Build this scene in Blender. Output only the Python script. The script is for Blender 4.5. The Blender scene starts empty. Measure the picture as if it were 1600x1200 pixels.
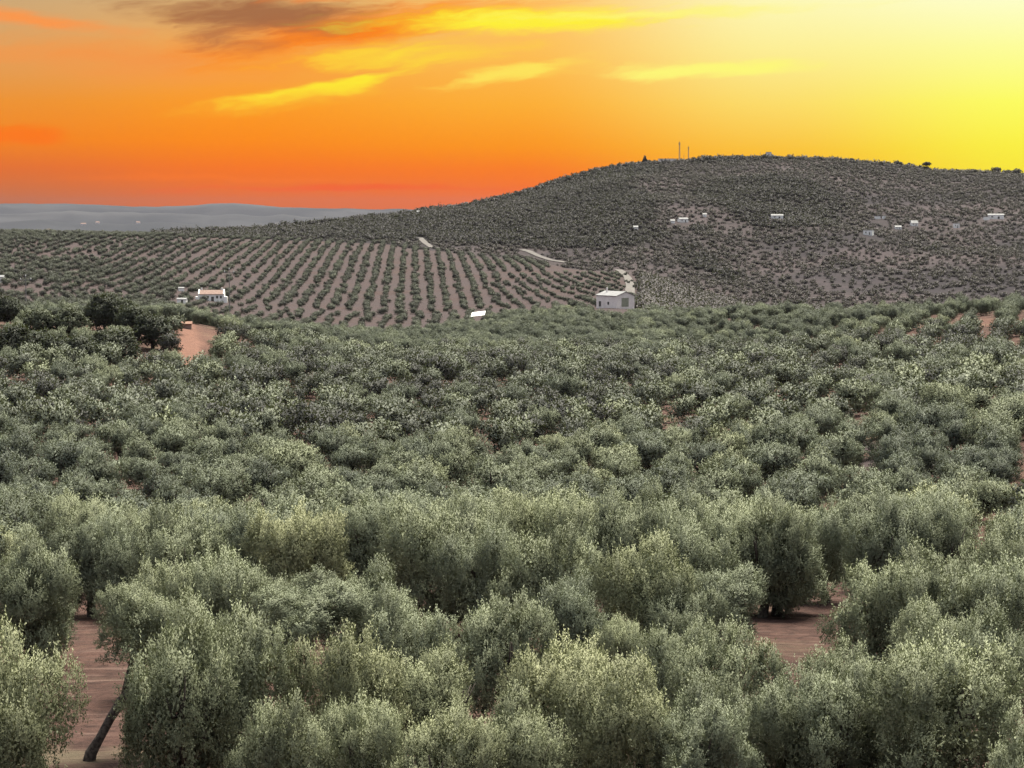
import bpy, math, random
import numpy as np
from mathutils import Vector, Matrix

# ------------------------------------------------------------------ camera, sky, sun, exposure
scene = bpy.context.scene
COL = scene.collection
R = math.radians
F_PX = 3208.0                                   # focal length of the photograph in pixels of its 1600 px width
PITCH = math.atan(270.0 / F_PX)                 # horizon 270 px above the picture centre

cam_d = bpy.data.cameras.new('camera'); cam = bpy.data.objects.new('camera', cam_d); COL.objects.link(cam)
cam_d.sensor_fit = 'HORIZONTAL'; cam_d.angle = 2 * math.atan(800.0 / F_PX)
cam_d.clip_start = 0.5; cam_d.clip_end = 60000.0
cam.location = (0, 0, 0); cam.rotation_euler = (R(90) - PITCH, 0, 0)
scene.camera = cam

SUN_AZ, SUN_EL = R(30.0), R(72.0)  # lamp set far above the setting sun, to brighten the crown tops
sun_d = bpy.data.lights.new('sun', 'SUN'); sun = bpy.data.objects.new('sun', sun_d); COL.objects.link(sun)
sun_d.energy = 5.0; sun_d.angle = R(30.0); sun_d.color = (1.0, 0.94, 0.78)
sun_dir = Vector((math.sin(SUN_AZ) * math.cos(SUN_EL), math.cos(SUN_AZ) * math.cos(SUN_EL), math.sin(SUN_EL)))
sun.rotation_euler = sun_dir.to_track_quat('Z', 'Y').to_euler()

vs = scene.view_settings
vs.view_transform = 'Standard'; vs.look = 'None'; vs.gamma = 1.0; vs.use_curve_mapping = False
vs.exposure = 1.22
EXPO = 2.0 ** vs.exposure

cy = scene.cycles
cy.use_denoising = True
cy.max_bounces = 6; cy.diffuse_bounces = 2; cy.glossy_bounces = 2; cy.transmission_bounces = 3
cy.volume_bounces = 1; cy.transparent_max_bounces = 8
cy.sample_clamp_indirect = 4.0
cy.use_adaptive_sampling = True; cy.adaptive_threshold = 0.02


def s2l(c):
    return tuple(((v / 255.0) / 12.92 if v / 255.0 <= 0.04045 else ((v / 255.0 + 0.055) / 1.055) ** 2.4) for v in c)


class NT:
    """small helper for node trees"""
    def __init__(self, tree):
        self.t = tree; self.n = tree.nodes; self.l = tree.links

    def set(self, sock, v):
        if v is None: return
        if hasattr(v, 'is_linked') or hasattr(v, 'links'): self.l.new(v, sock)
        elif hasattr(v, '__len__') and len(v) == 3 and sock.type == 'RGBA': sock.default_value = (*v, 1.0)
        else: sock.default_value = v

    def math(self, op, a, b=None, c=None, clamp=False):
        n = self.n.new('ShaderNodeMath'); n.operation = op; n.use_clamp = clamp
        for i, v in enumerate((a, b, c)): self.set(n.inputs[i], v)
        return n.outputs[0]

    def maprange(self, v, a, b, c=0.0, d=1.0, smooth=True):
        n = self.n.new('ShaderNodeMapRange'); n.interpolation_type = 'SMOOTHSTEP' if smooth else 'LINEAR'; n.clamp = True
        for i, x in enumerate((v, a, b, c, d)): self.set(n.inputs[i], x)
        return n.outputs[0]

    def mix(self, f, a, b, mode='MIX'):
        n = self.n.new('ShaderNodeMix'); n.data_type = 'RGBA'; n.blend_type = mode; n.clamp_factor = True
        self.set(n.inputs[0], f); self.set(n.inputs[6], a); self.set(n.inputs[7], b)
        return n.outputs[2]

    def combine(self, x, y, z):
        n = self.n.new('ShaderNodeCombineXYZ')
        for i, v in enumerate((x, y, z)): self.set(n.inputs[i], v)
        return n.outputs[0]

    def noise(self, vec, scale, detail=3.0, rough=0.55, out='Fac'):
        n = self.n.new('ShaderNodeTexNoise'); self.set(n.inputs['Vector'], vec)
        n.inputs['Scale'].default_value = scale; n.inputs['Detail'].default_value = detail; n.inputs['Roughness'].default_value = rough
        return n.outputs[out]

    def ramp(self, fac, stops, lin=True):
        n = self.n.new('ShaderNodeValToRGB'); self.set(n.inputs[0], fac)
        e = n.color_ramp.elements
        while len(e) > 1: e.remove(e[0])
        for i, (p, c) in enumerate(stops):
            el = e[0] if i == 0 else e.new(p)
            el.position = p; el.color = (*c, 1.0)
        return n.outputs[0]


# --- the sunset sky: gradient in elevation and azimuth with streaky clouds, fading to a pale dusk vault overhead
world = bpy.data.worlds.new('World'); scene.world = world; world.use_nodes = True
wt = NT(world.node_tree); wt.n.clear()
tc = wt.n.new('ShaderNodeTexCoord')
sep = wt.n.new('ShaderNodeSeparateXYZ'); wt.l.new(tc.outputs['Generated'], sep.inputs[0])
az = wt.math('ARCTAN2', sep.outputs[0], sep.outputs[1])             # 0 = view direction, + to the right
el = wt.math('ARCSINE', sep.outputs[2])
PX = wt.math('MULTIPLY', az, F_PX * 1.01)                           # picture units, from the view axis
PY = wt.math('MULTIPLY', el, F_PX * 1.0)                            # picture units above the horizon


def skyc(c):                       # display colour to radiance at this exposure
    return tuple(v / EXPO for v in s2l(c))


def col_ramp(stops):
    return wt.ramp(fy, [(p, skyc(c)) for p, c in stops])


fy = wt.maprange(PY, 0.0, 330.0, 0.0, 1.0, smooth=False)
rA = col_ramp([(0.0, (198, 104, 40)), (0.09, (214, 110, 42)), (0.2, (232, 112, 32)), (0.33, (246, 134, 14)), (0.5, (240, 148, 46)), (0.75, (222, 164, 96)), (1.0, (204, 170, 122))])
rB = col_ramp([(0.0, (230, 108, 0)), (0.09, (243, 110, 0)), (0.2, (252, 118, 0)), (0.33, (255, 140, 0)), (0.5, (254, 156, 30)), (0.75, (246, 170, 76)), (1.0, (216, 178, 122))])
rC = col_ramp([(0.0, (252, 110, 0)), (0.1, (255, 114, 0)), (0.2, (255, 126, 0)), (0.3, (255, 150, 4)), (0.5, (255, 176, 48)), (0.75, (255, 192, 84)), (1.0, (255, 200, 104))])
rD = col_ramp([(0.0, (255, 160, 0)), (0.15, (255, 175, 10)), (0.28, (255, 196, 48)), (0.5, (255, 222, 104)), (0.75, (255, 240, 150)), (1.0, (255, 250, 186))])
rE = col_ramp([(0.0, (255, 220, 16)), (0.15, (255, 234, 36)), (0.3, (255, 244, 60)), (0.5, (255, 255, 96)), (0.75, (255, 255, 156)), (1.0, (255, 255, 208))])
base = wt.mix(wt.maprange(PX, -800, -400), rA, rB)
base = wt.mix(wt.maprange(PX, -450, 50), base, rC)
base = wt.mix(wt.maprange(PX, 0, 430), base, rD)
base = wt.mix(wt.maprange(PX, 380, 820), base, rE)

# clouds, each a stretched wisp at its own bearing and height
warp = wt.noise(wt.combine(wt.math('MULTIPLY', PX, 0.006), wt.math('MULTIPLY', PY, 0.022), 3.1), 1.0, 3.0, 0.6, 'Color')
wsep = wt.n.new('ShaderNodeSeparateColor'); wt.l.new(warp, wsep.inputs[0])
wx = wt.math('MULTIPLY', wt.math('SUBTRACT', wsep.outputs[0], 0.5), 150.0)
wy = wt.math('MULTIPLY', wt.math('SUBTRACT', wsep.outputs[1], 0.5), 34.0)
CX = wt.math('ADD', PX, wx); CY = wt.math('ADD', PY, wy)
stre = wt.noise(wt.combine(wt.math('MULTIPLY', CX, 0.0042), wt.math('MULTIPLY', wt.math('ADD', CY, wt.math('MULTIPLY', CX, -0.12)), 0.030), 7.7), 1.0, 4.0, 0.62)


fine = wt.noise(wt.combine(wt.math('MULTIPLY', CX, 0.013), wt.math('MULTIPLY', wt.math('ADD', CY, wt.math('MULTIPLY', CX, -0.16)), 0.11), 2.2), 1.0, 3.0, 0.65)
stre = wt.math('ADD', wt.math('SUBTRACT', stre, 0.5), wt.math('MULTIPLY', wt.math('SUBTRACT', fine, 0.5), 0.5))
CV = wt.combine(CX, CY, 0.0)


def cloud(base, x, y, rx, ry, slope, color, strength=1.0, wisp=0.9, soft=0.15):
    """x, y picture position of the middle; slope = rise per unit to the right"""
    mp = wt.n.new('ShaderNodeMapping'); mp.vector_type = 'TEXTURE'; wt.l.new(CV, mp.inputs[0])
    mp.inputs['Location'].default_value = (x - 800.0, 330.0 - y, 0); mp.inputs['Rotation'].default_value = (0, 0, math.atan(slope)); mp.inputs['Scale'].default_value = (rx, ry, 1)
    ln = wt.n.new('ShaderNodeVectorMath'); ln.operation = 'LENGTH'; wt.l.new(mp.outputs[0], ln.inputs[0])
    d = wt.math('MULTIPLY_ADD', stre, wisp * 2.0, ln.outputs['Value'])
    return wt.mix(wt.maprange(d, 1.05, soft, 0.0, strength), base, skyc(color))


base = cloud(base, 230, 100, 420, 52, -0.02, (246, 152, 72), 0.85, 0.45, 0.0)
base = cloud(base, 60, 46, 190, 15, -0.10, (253, 152, 74), 0.95, 0.5, 0.1)
base = cloud(base, 500, 98, 330, 40, 0.06, (254, 160, 46), 0.9, 0.7, 0.0)
base = cloud(base, 560, 52, 420, 40, 0.14, (253, 132, 24), 1.0, 0.75, 0.05)
base = cloud(base, 400, 26, 230, 50, 0.0, (164, 106, 68), 0.95, 0.8, 0.0)
base = cloud(base, 350, 66, 120, 30, -0.10, (186, 118, 70), 0.8, 0.9, 0.0)
base = cloud(base, 520, 8, 130, 10, 0.05, (244, 136, 60), 0.8, 0.7, 0.1)
base = cloud(base, 860, 34, 330, 28, 0.035, (255, 240, 56), 1.0, 0.7, 0.15)
base = cloud(base, 1060, 24, 340, 12, 0.03, (255, 247, 130), 0.75, 0.7, 0.1)
base = cloud(base, 630, 92, 240, 34, 0.06, (255, 226, 60), 0.9, 0.85, 0.0)
base = cloud(base, 515, 139, 165, 15, 0.19, (255, 248, 48), 1.0, 0.6, 0.25)
base = cloud(base, 480, 150, 210, 26, 0.17, (255, 204, 50), 0.55, 0.8, 0.0)
base = cloud(base, 830, 114, 150, 18, 0.15, (255, 232, 92), 0.9, 0.8, 0.1)
base = cloud(base, 1110, 112, 190, 16, 0.03, (255, 251, 120), 0.9, 0.8, 0.1)
base = cloud(base, 28, 216, 110, 18, 0.0, (255, 120, 4), 0.95, 0.45, 0.3)
base = cloud(base, 380, 281, 330, 8, -0.012, (255, 120, 4), 0.75, 0.6, 0.1)
base = cloud(base, 540, 296, 330, 7, 0.01, (255, 92, 4), 0.8, 0.6, 0.1)

# away from the sunset the sky goes on as an even pale dusk
dusk_low = (0.26, 0.25, 0.26)
vault = (1.12, 1.15, 1.15)
ang = wt.math('ABSOLUTE', wt.math('SUBTRACT', az, R(12.0)))
ang = wt.math('MINIMUM', ang, wt.math('SUBTRACT', 2 * math.pi, ang))
side = wt.maprange(ang, R(26.0), R(95.0))
base = wt.mix(side, base, tuple(v / EXPO for v in dusk_low))
up = wt.maprange(el, R(5.5), R(62.0))
base = wt.mix(up, base, tuple(v / EXPO for v in vault))
# a little of the physical clear sky on top
sky = wt.n.new('ShaderNodeTexSky'); sky.sky_type = 'NISHITA'; sky.sun_disc = False
sky.sun_elevation = R(8.0); sky.sun_rotation = SUN_AZ; sky.altitude = 500.0
bg = wt.n.new('ShaderNodeBackground'); wt.l.new(base, bg.inputs[0]); bg.inputs[1].default_value = 1.0
out = wt.n.new('ShaderNodeOutputWorld')
bg2 = wt.n.new('ShaderNodeBackground'); wt.l.new(wt.mix(wt.maprange(el, R(5.0), R(30.0)), (0, 0, 0), sky.outputs[0]), bg2.inputs[0]); bg2.inputs[1].default_value = 0.05
ad = wt.n.new('ShaderNodeAddShader'); wt.l.new(bg.outputs[0], ad.inputs[0]); wt.l.new(bg2.outputs[0], ad.inputs[1])
wt.l.new(ad.outputs[0], out.inputs[0])
world.cycles.sampling_method = 'MANUAL'; world.cycles.sample_map_resolution = 512

# ------------------------------------------------------------------ helpers
rng = np.random.default_rng(7)
random.seed(7)


def px_dir(x, y):
    """picture pixel -> (tan azimuth u = X/Y, slope v = Z/horizontal distance)"""
    cxx, cyy = (x - 800.0) / F_PX, (600.0 - y) / F_PX
    Y = math.cos(PITCH) + cyy * math.sin(PITCH)
    Z = -math.sin(PITCH) + cyy * math.cos(PITCH)
    return cxx / Y, Z / math.hypot(Y, cxx)


def th_px(x):                      # bearing of a picture column (near the horizon)
    return math.atan((x - 800.0) / F_PX * math.cos(PITCH))


def vnoise(x, y, seed=0, octaves=3):
    """smooth value noise on numpy arrays, about -1..1"""
    x = np.asarray(x, float); y = np.asarray(y, float)
    tot = np.zeros(np.broadcast(x, y).shape); amp = 1.0; norm = 0.0
    for o in range(octaves):
        xi = np.floor(x).astype(np.int64); yi = np.floor(y).astype(np.int64)
        fx = x - xi; fyy = y - yi
        fx = fx * fx * (3 - 2 * fx); fyy = fyy * fyy * (3 - 2 * fyy)
        def h(a, b):
            n = (a * 374761393 + b * 668265263 + (seed + o * 17) * 2147483647) & 0xFFFFFFFF
            n = ((n ^ (n >> 13)) * 1274126177) & 0xFFFFFFFF
            return ((n ^ (n >> 16)) & 0xFFFF) / 32767.5 - 1.0
        v = (h(xi, yi) * (1 - fx) + h(xi + 1, yi) * fx) * (1 - fyy) + (h(xi, yi + 1) * (1 - fx) + h(xi + 1, yi + 1) * fx) * fyy
        tot += v * amp; norm += amp; amp *= 0.5; x = x * 2.03 + 11.3; y = y * 2.03 + 5.7
    return tot / norm


def mesh_np(name, verts, faces, smooth=False, mat=None):
    """verts (n,3), faces (m,k) with constant k"""
    verts = np.asarray(verts, np.float32); faces = np.asarray(faces, np.int32)
    me = bpy.data.meshes.new(name)
    k = faces.shape[1]; m = len(faces)
    me.vertices.add(len(verts)); me.vertices.foreach_set('co', verts.ravel())
    me.loops.add(m * k); me.loops.foreach_set('vertex_index', faces.ravel())
    me.polygons.add(m); me.polygons.foreach_set('loop_start', np.arange(0, m * k, k, dtype=np.int32))
    if smooth: me.polygons.foreach_set('use_smooth', np.ones(m, dtype=bool))
    me.update(calc_edges=True); me.validate()
    if mat: me.materials.append(mat)
    return me


class MB:
    """collects boxes, prisms and tubes into one mesh"""
    def __init__(self): self.v = []; self.f = []

    def poly(self, pts, faces):
        o = len(self.v); self.v += [tuple(p) for p in pts]; self.f += [tuple(i + o for i in f) for f in faces]

    def box(self, c, s, rz=0.0):
        x, y, z = (v / 2 for v in s); ca, sa = math.cos(rz), math.sin(rz)
        P = []
        for dx, dy, dz in ((-x, -y, -z), (x, -y, -z), (x, y, -z), (-x, y, -z), (-x, -y, z), (x, -y, z), (x, y, z), (-x, y, z)):
            P.append((c[0] + dx * ca - dy * sa, c[1] + dx * sa + dy * ca, c[2] + dz))
        self.poly(P, [(0, 3, 2, 1), (4, 5, 6, 7), (0, 1, 5, 4), (1, 2, 6, 5), (2, 3, 7, 6), (3, 0, 4, 7)])

    def tube(self, path, radii, n=7, cap=True):
        path = [Vector(p) for p in path]; o = len(self.v)
        for i, p in enumerate(path):
            d = (path[min(i + 1, len(path) - 1)] - path[max(i - 1, 0)]).normalized()
            a = d.cross(Vector((0.3, 1, 0.1))).normalized(); b = d.cross(a).normalized()
            for k in range(n):
                t = 2 * math.pi * k / n
                self.v.append(tuple(p + (a * math.cos(t) + b * math.sin(t)) * radii[i]))
        for i in range(len(path) - 1):
            for k in range(n):
                self.f.append((o + i * n + k, o + i * n + (k + 1) % n, o + (i + 1) * n + (k + 1) % n, o + (i + 1) * n + k))
        if cap:
            self.f.append(tuple(o + k for k in range(n))[::-1]); self.f.append(tuple(o + (len(path) - 1) * n + k for k in range(n)))

    def mesh(self, name, mat, smooth=False):
        me = bpy.data.meshes.new(name); me.from_pydata(self.v, [], self.f); me.materials.append(mat)
        if smooth:
            for p in me.polygons: p.use_smooth = True
        return me

    def build(self, name, mat, parent=None, smooth=False):
        return link(name, self.mesh(name, mat, smooth), parent)


def link(name, data, parent=None, loc=None):
    o = bpy.data.objects.new(name, data); COL.objects.link(o)
    if parent: o.parent = parent
    if loc is not None: o.location = loc
    return o


def tag(o, label, cat, group=None):
    o['label'] = label; o['category'] = cat
    if group: o['group'] = group
    return o


def empty(name, loc, rz=0.0, scale=None):
    o = link(name, None); o.location = loc; o.rotation_euler = (0, 0, rz)
    o.empty_display_size = 0.5
    if scale is not None: o.scale = scale
    return o


# ------------------------------------------------------------------ materials
def new_mat(name):
    m = bpy.data.materials.new(name); m.use_nodes = True
    t = NT(m.node_tree); b = t.n['Principled BSDF']
    return m, t, b


def leaf_mat(name, cols, back, rough=0.6, trans=0.12, vary=0.26):
    """cols: list of leaf colours picked by the tree's own tint; back = the leaf's paler underside"""
    m, t, b = new_mat(name)
    at = t.n.new('ShaderNodeAttribute'); at.attribute_type = 'INSTANCER'; at.attribute_name = 'tint'
    c = t.ramp(at.outputs['Fac'], [(i / (len(cols) - 1), c) for i, c in enumerate(cols)])
    geo = t.n.new('ShaderNodeNewGeometry')
    # leaf to leaf variation
    n = t.math('ADD', t.math('MULTIPLY', geo.outputs['Random Per Island'], vary), 1.0 - vary / 2)
    bo = t.n.new('ShaderNodeAttribute'); bo.attribute_name = 'bough'      # older and younger boughs differ in tone
    n = t.math('MULTIPLY', n, t.math('MULTIPLY_ADD', bo.outputs['Fac'], 0.46, 0.77))
    hsv = t.n.new('ShaderNodeHueSaturation'); t.l.new(c, hsv.inputs['Color']); t.l.new(n, hsv.inputs['Value'])
    hsv.inputs['Hue'].default_value = 0.5; hsv.inputs['Saturation'].default_value = 1.0
    c1 = hsv.outputs[0]
    c2 = t.mix(geo.outputs['Backfacing'], c1, t.mix(0.4, c1, back))
    t.l.new(c2, b.inputs['Base Color']); b.inputs['Roughness'].default_value = rough
    b.inputs['Specular IOR Level'].default_value = 0.2
    tr = t.n.new('ShaderNodeBsdfTranslucent'); t.l.new(t.mix(0.4, c2, (0.20, 0.24, 0.06)), tr.inputs[0])
    mx = t.n.new('ShaderNodeMixShader'); mx.inputs[0].default_value = trans
    t.l.new(b.outputs[0], mx.inputs[1]); t.l.new(tr.outputs[0], mx.inputs[2])
    t.l.new(mx.outputs[0], t.n['Material Output'].inputs[0])
    return m


OLIVE = [(0.084, 0.096, 0.076), (0.126, 0.142, 0.102), (0.168, 0.185, 0.124), (0.202, 0.216, 0.132), (0.226, 0.232, 0.136)]
M_leaf = leaf_mat('olive_leaf', OLIVE, (0.26, 0.29, 0.22))
M_leaf_mid = leaf_mat('olive_leaf_mid', OLIVE, (0.17, 0.19, 0.14), vary=0.12)
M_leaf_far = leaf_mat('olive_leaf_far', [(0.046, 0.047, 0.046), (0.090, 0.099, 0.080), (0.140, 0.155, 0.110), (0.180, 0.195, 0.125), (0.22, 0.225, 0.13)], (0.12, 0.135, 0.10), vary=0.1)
M_oak = leaf_mat('oak_leaf', [(0.022, 0.027, 0.019), (0.034, 0.040, 0.028), (0.065, 0.074, 0.050)], (0.04, 0.045, 0.03), trans=0.12)
M_scrub = leaf_mat('scrub_leaf', [(0.018, 0.0165, 0.022), (0.035, 0.0315, 0.037), (0.054, 0.047, 0.052), (0.067, 0.059, 0.062), (0.080, 0.072, 0.068)], (0.055, 0.050, 0.051), trans=0.12, vary=0.15)  # mauve cast in these colours paints in the haze over the hill


def noise_mat(name, c1, c2, scale, rough=0.9, detail=4.0, bump=0.0, lo=0.35, hi=0.65, coord='Object'):
    m, t, b = new_mat(name)
    tcn = t.n.new('ShaderNodeTexCoord')
    f = t.noise(tcn.outputs[coord], scale, detail)
    t.l.new(t.mix(t.maprange(f, lo, hi), c1, c2), b.inputs['Base Color']); b.inputs['Roughness'].default_value = rough
    b.inputs['Specular IOR Level'].default_value = 0.2
    if bump:
        bn = t.n.new('ShaderNodeBump'); bn.inputs['Strength'].default_value = bump; t.l.new(f, bn.inputs['Height']); t.l.new(bn.outputs[0], b.inputs['Normal'])
    return m


M_bark = noise_mat('olive_bark', (0.025, 0.020, 0.018), (0.085, 0.07, 0.06), 9.0, bump=0.6)
M_white = noise_mat('whitewash', (0.72, 0.71, 0.70), (0.82, 0.81, 0.80), 0.7)
M_pink = noise_mat('pale_render', (0.66, 0.60, 0.595), (0.76, 0.70, 0.69), 0.5)
M_tile = noise_mat('roof_tiles', (0.17, 0.115, 0.10), (0.22, 0.155, 0.135), 1.2)
M_terra = noise_mat('terracotta_roof', (0.17, 0.098, 0.075), (0.21, 0.125, 0.096), 1.0)
M_sheet = noise_mat('sheet_roof', (0.17, 0.17, 0.18), (0.22, 0.22, 0.23), 0.4, rough=0.6)
M_bright = noise_mat('white_sheet_metal', (0.66, 0.66, 0.64), (0.74, 0.74, 0.72), 0.3, rough=0.45)
M_dark = noise_mat('dark_opening', (0.05, 0.05, 0.05), (0.09, 0.085, 0.08), 1.0)
M_door = noise_mat('grey_green_door', (0.20, 0.21, 0.17), (0.27, 0.27, 0.22), 1.0, rough=0.6)
M_steel = noise_mat('galvanised_steel', (0.22, 0.20, 0.20), (0.32, 0.30, 0.30), 2.0, rough=0.55)
M_pole = noise_mat('concrete_pole', (0.16, 0.155, 0.155), (0.22, 0.215, 0.21), 2.0)
M_track = noise_mat('pale_gravel', (0.09, 0.083, 0.082), (0.125, 0.115, 0.112), 0.25)

# soil of the groves: red earth, worked in bands, patches of dry weeds
M_soil, t, b = new_mat('red_soil')
geo = t.n.new('ShaderNodeNewGeometry'); pos = geo.outputs['Position']
n1 = t.noise(pos, 0.035, 4.0); n2 = t.noise(pos, 1.3, 6.0, 0.75)
mp = t.n.new('ShaderNodeMapping'); t.l.new(pos, mp.inputs[0]); mp.inputs['Scale'].default_value = (0.25, 1.6, 1.0); mp.inputs['Rotation'].default_value = (0, 0, R(4))
n3 = t.noise(mp.outputs[0], 1.0, 4.0, 0.6)
c = t.mix(t.maprange(n1, 0.38, 0.62), (0.062, 0.035, 0.030), (0.094, 0.053, 0.044))
c = t.mix(t.maprange(n2, 0.35, 0.70), c, (0.034, 0.021, 0.019))
c = t.mix(t.math('MULTIPLY', t.maprange(n3, 0.52, 0.68), 0.75), c, (0.125, 0.082, 0.070))
c = t.mix(t.math('MULTIPLY', t.maprange(t.noise(pos, 0.11, 5.0, 0.6), 0.56, 0.72), 0.6), c, (0.14, 0.118, 0.08))
at = t.n.new('ShaderNodeAttribute'); at.attribute_name = 'bare'
c = t.mix(at.outputs['Fac'], c, t.mix(t.maprange(n2, 0.3, 0.7), (0.190, 0.098, 0.074), (0.120, 0.068, 0.054)))
at2 = t.n.new('ShaderNodeAttribute'); at2.attribute_name = 'pale'
c = t.mix(t.math('MULTIPLY', at2.outputs['Fac'], t.maprange(n1, 0.25, 0.6, 0.55, 1.0)), c, (0.054, 0.042, 0.044))
t.l.new(c, b.inputs['Base Color']); b.inputs['Roughness'].default_value = 0.95; b.inputs['Specular IOR Level'].default_value = 0.1
bn = t.n.new('ShaderNodeBump'); bn.inputs['Strength'].default_value = 0.9; bn.inputs['Distance'].default_value = 0.35
t.l.new(t.math('ADD', n2, t.math('MULTIPLY', n3, 1.2)), bn.inputs['Height']); t.l.new(bn.outputs[0], b.inputs['Normal'])

# the big hill: dry grass, earth and low scrub, distance haze painted in as mauve
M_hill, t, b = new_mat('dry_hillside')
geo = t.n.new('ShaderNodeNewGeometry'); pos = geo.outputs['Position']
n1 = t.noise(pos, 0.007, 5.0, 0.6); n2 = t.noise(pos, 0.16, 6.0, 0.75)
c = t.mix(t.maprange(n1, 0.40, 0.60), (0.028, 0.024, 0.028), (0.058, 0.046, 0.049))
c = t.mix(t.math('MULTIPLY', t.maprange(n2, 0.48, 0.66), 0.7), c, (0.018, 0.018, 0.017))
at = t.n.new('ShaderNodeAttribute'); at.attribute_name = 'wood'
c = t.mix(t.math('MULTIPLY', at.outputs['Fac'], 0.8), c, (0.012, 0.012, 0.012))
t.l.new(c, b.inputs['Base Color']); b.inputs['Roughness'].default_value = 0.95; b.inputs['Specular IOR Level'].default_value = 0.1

M_plain = noise_mat('far_country', (0.024, 0.027, 0.036), (0.044, 0.046, 0.055), 0.0016, detail=6.0, lo=0.4, hi=0.62)  # bluish cast of far haze mixed into the land's colour

# ------------------------------------------------------------------ terrain
XC = [-1500, 0, 250, 400, 600, 800, 960, 1200, 1600, 2600]
ST = np.array([0, 40, 60, 80, 100, 120, 150, 190, 250, 320, 360, 400, 440, 480, 560, 620, 700, 760, 820, 900, 1000, 1100, 1200, 1300, 1400, 1550, 1700, 2000, 2600, 4000, 9000, 40000], float)
TAIL = [-70, -110, -130, -130]
ZT = np.array([
    # 0  40   60     80   100  120  150   190   250   320   360  400  440   480   560  620  700  760  820  900 1000 1100 1200 1300 1400 1550 1700 2000
    [-13, -16, -17.2, -19, -20, -22, -25, -26, -26, -25, -24, -23, -22.5, -23, -27, -31, -36, -37, -37, -37, -36, -34, -31, -27, -23, -17, -18, -30] + TAIL,
    [-13, -16, -17.2, -19, -20, -22, -25.5, -27.5, -28.5, -29, -28.5, -27, -25, -25, -29, -34, -38, -39, -39, -39, -37, -34, -30, -26, -21.5, -17, -18.5, -30] + TAIL,
    [-13, -16, -17.2, -19, -20, -22, -25.8, -28, -29.4, -30, -30.2, -29.2, -27, -25.2, -29, -34, -40, -41.5, -42, -42, -40.5, -38, -34.5, -30, -25, -19, -19.5, -32] + TAIL,
    [-13, -16, -17.2, -19, -20, -22.2, -26, -28.3, -29.8, -30, -29.8, -29.5, -28.5, -29, -33, -37, -43, -45.5, -47, -47.5, -45, -42, -38, -33, -28, -21.5, -20, -33] + TAIL,
    [-13, -16, -17.2, -19, -20, -22.3, -26, -28.5, -30, -30.6, -31, -31.5, -32.5, -33.8, -36.5, -39, -45, -48.5, -50.5, -51, -49, -45, -40, -34.5, -30, -25, -23, -36] + TAIL,
    [-13, -16, -17.2, -19, -20, -22.3, -26, -28.5, -30, -30.6, -31, -31.5, -32.6, -34, -36, -37.2, -39, -40, -42.5, -47, -47, -43.5, -40, -36.5, -34.5, -34, -36, -45] + TAIL,
    [-13, -16, -17.2, -19, -20, -22.3, -26, -28.4, -29.6, -30, -30.4, -31, -32.2, -33.2, -35, -36, -37, -37.3, -37.8, -40, -41.5, -40.5, -39, -39, -41, -45, -48, -52] + TAIL,
    [-13, -16, -17.2, -19, -20, -22.2, -25.8, -27.6, -28.6, -29.2, -30, -30.8, -31.5, -32, -31.6, -31.2, -37, -42.5, -47, -52.5, -57, -59, -60, -60, -60, -60, -60, -62] + TAIL,
    [-13, -16, -17.2, -19, -20, -21.6, -23.8, -24.8, -25, -26.4, -27.3, -27.4, -26.6, -25.8, -26.2, -31, -41, -46, -50, -54, -57, -58.5, -60, -60, -60, -60, -60, -62] + TAIL,
    [-13, -16, -17.2, -19, -19.5, -20.5, -22, -22, -20, -18, -17.5, -18, -19, -20, -24, -30, -40, -46, -50, -54, -57, -58.5, -60, -60, -60, -60, -60, -62] + TAIL,
])
TH = np.array([th_px(x) for x in XC])
# resample finely in distance with smoothing
RS = np.concatenate([np.arange(0, 2000, 10.0), np.geomspace(2000, 40000, 60)])
ZR = np.array([np.interp(RS, ST, row) for row in ZT])
for _ in range(2):
    Zs = ZR.copy(); Zs[:, 1:199] = 0.25 * ZR[:, 0:198] + 0.5 * ZR[:, 1:199] + 0.25 * ZR[:, 2:200]; ZR = Zs


def ground_z(X, Y):
    X = np.asarray(X, float); Y = np.asarray(Y, float)
    r = np.hypot(X, Y); th = np.arctan2(X, Y)
    th = np.clip(th, TH[0], TH[-1])
    i = np.clip(np.searchsorted(TH, th) - 1, 0, len(TH) - 2)
    f = (th - TH[i]) / (TH[i + 1] - TH[i]); f = f * f * (3 - 2 * f) * 0.5 + f * 0.5
    j = np.clip(np.searchsorted(RS, r) - 1, 0, len(RS) - 2)
    g = (r - RS[j]) / (RS[j + 1] - RS[j])
    z = (ZR[i, j] * (1 - g) + ZR[i, j + 1] * g) * (1 - f) + (ZR[i + 1, j] * (1 - g) + ZR[i + 1, j + 1] * g) * f
    z = z + vnoise(X / 45.0, Y / 45.0, 3) * np.clip(r / 400.0, 0.15, 1.0) * 0.9
    return z


# the hill behind: crest line (picture column, picture row, distance)
HC = [(140, 372, 1650), (260, 367, 1680), (330, 363, 1720), (400, 360, 1760), (500, 351, 1820), (640, 335, 1920), (740, 322, 2000), (800, 308, 2050), (860, 289, 2120), (930, 267, 2180),
      (1010, 255, 2220), (1100, 251, 2250), (1200, 247, 2260), (1300, 251, 2260), (1400, 260, 2250), (1460, 268, 2240), (1600, 275, 2250), (1900, 280, 2260), (2600, 300, 2260)]
HTH = np.array([th_px(x) for x, y, d in HC]); HD = np.array([d for x, y, d in HC], float)
HZ = np.array([px_dir(x, y)[1] * d for x, y, d in HC])
FT = [(140, 1560), (400, 1560), (600, 1520), (800, 1440), (960, 1330), (1200, 1230), (1600, 1180), (2600, 1180)]
FTH = np.array([th_px(x) for x, d in FT]); FD = np.array([d for x, d in FT], float)


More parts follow.
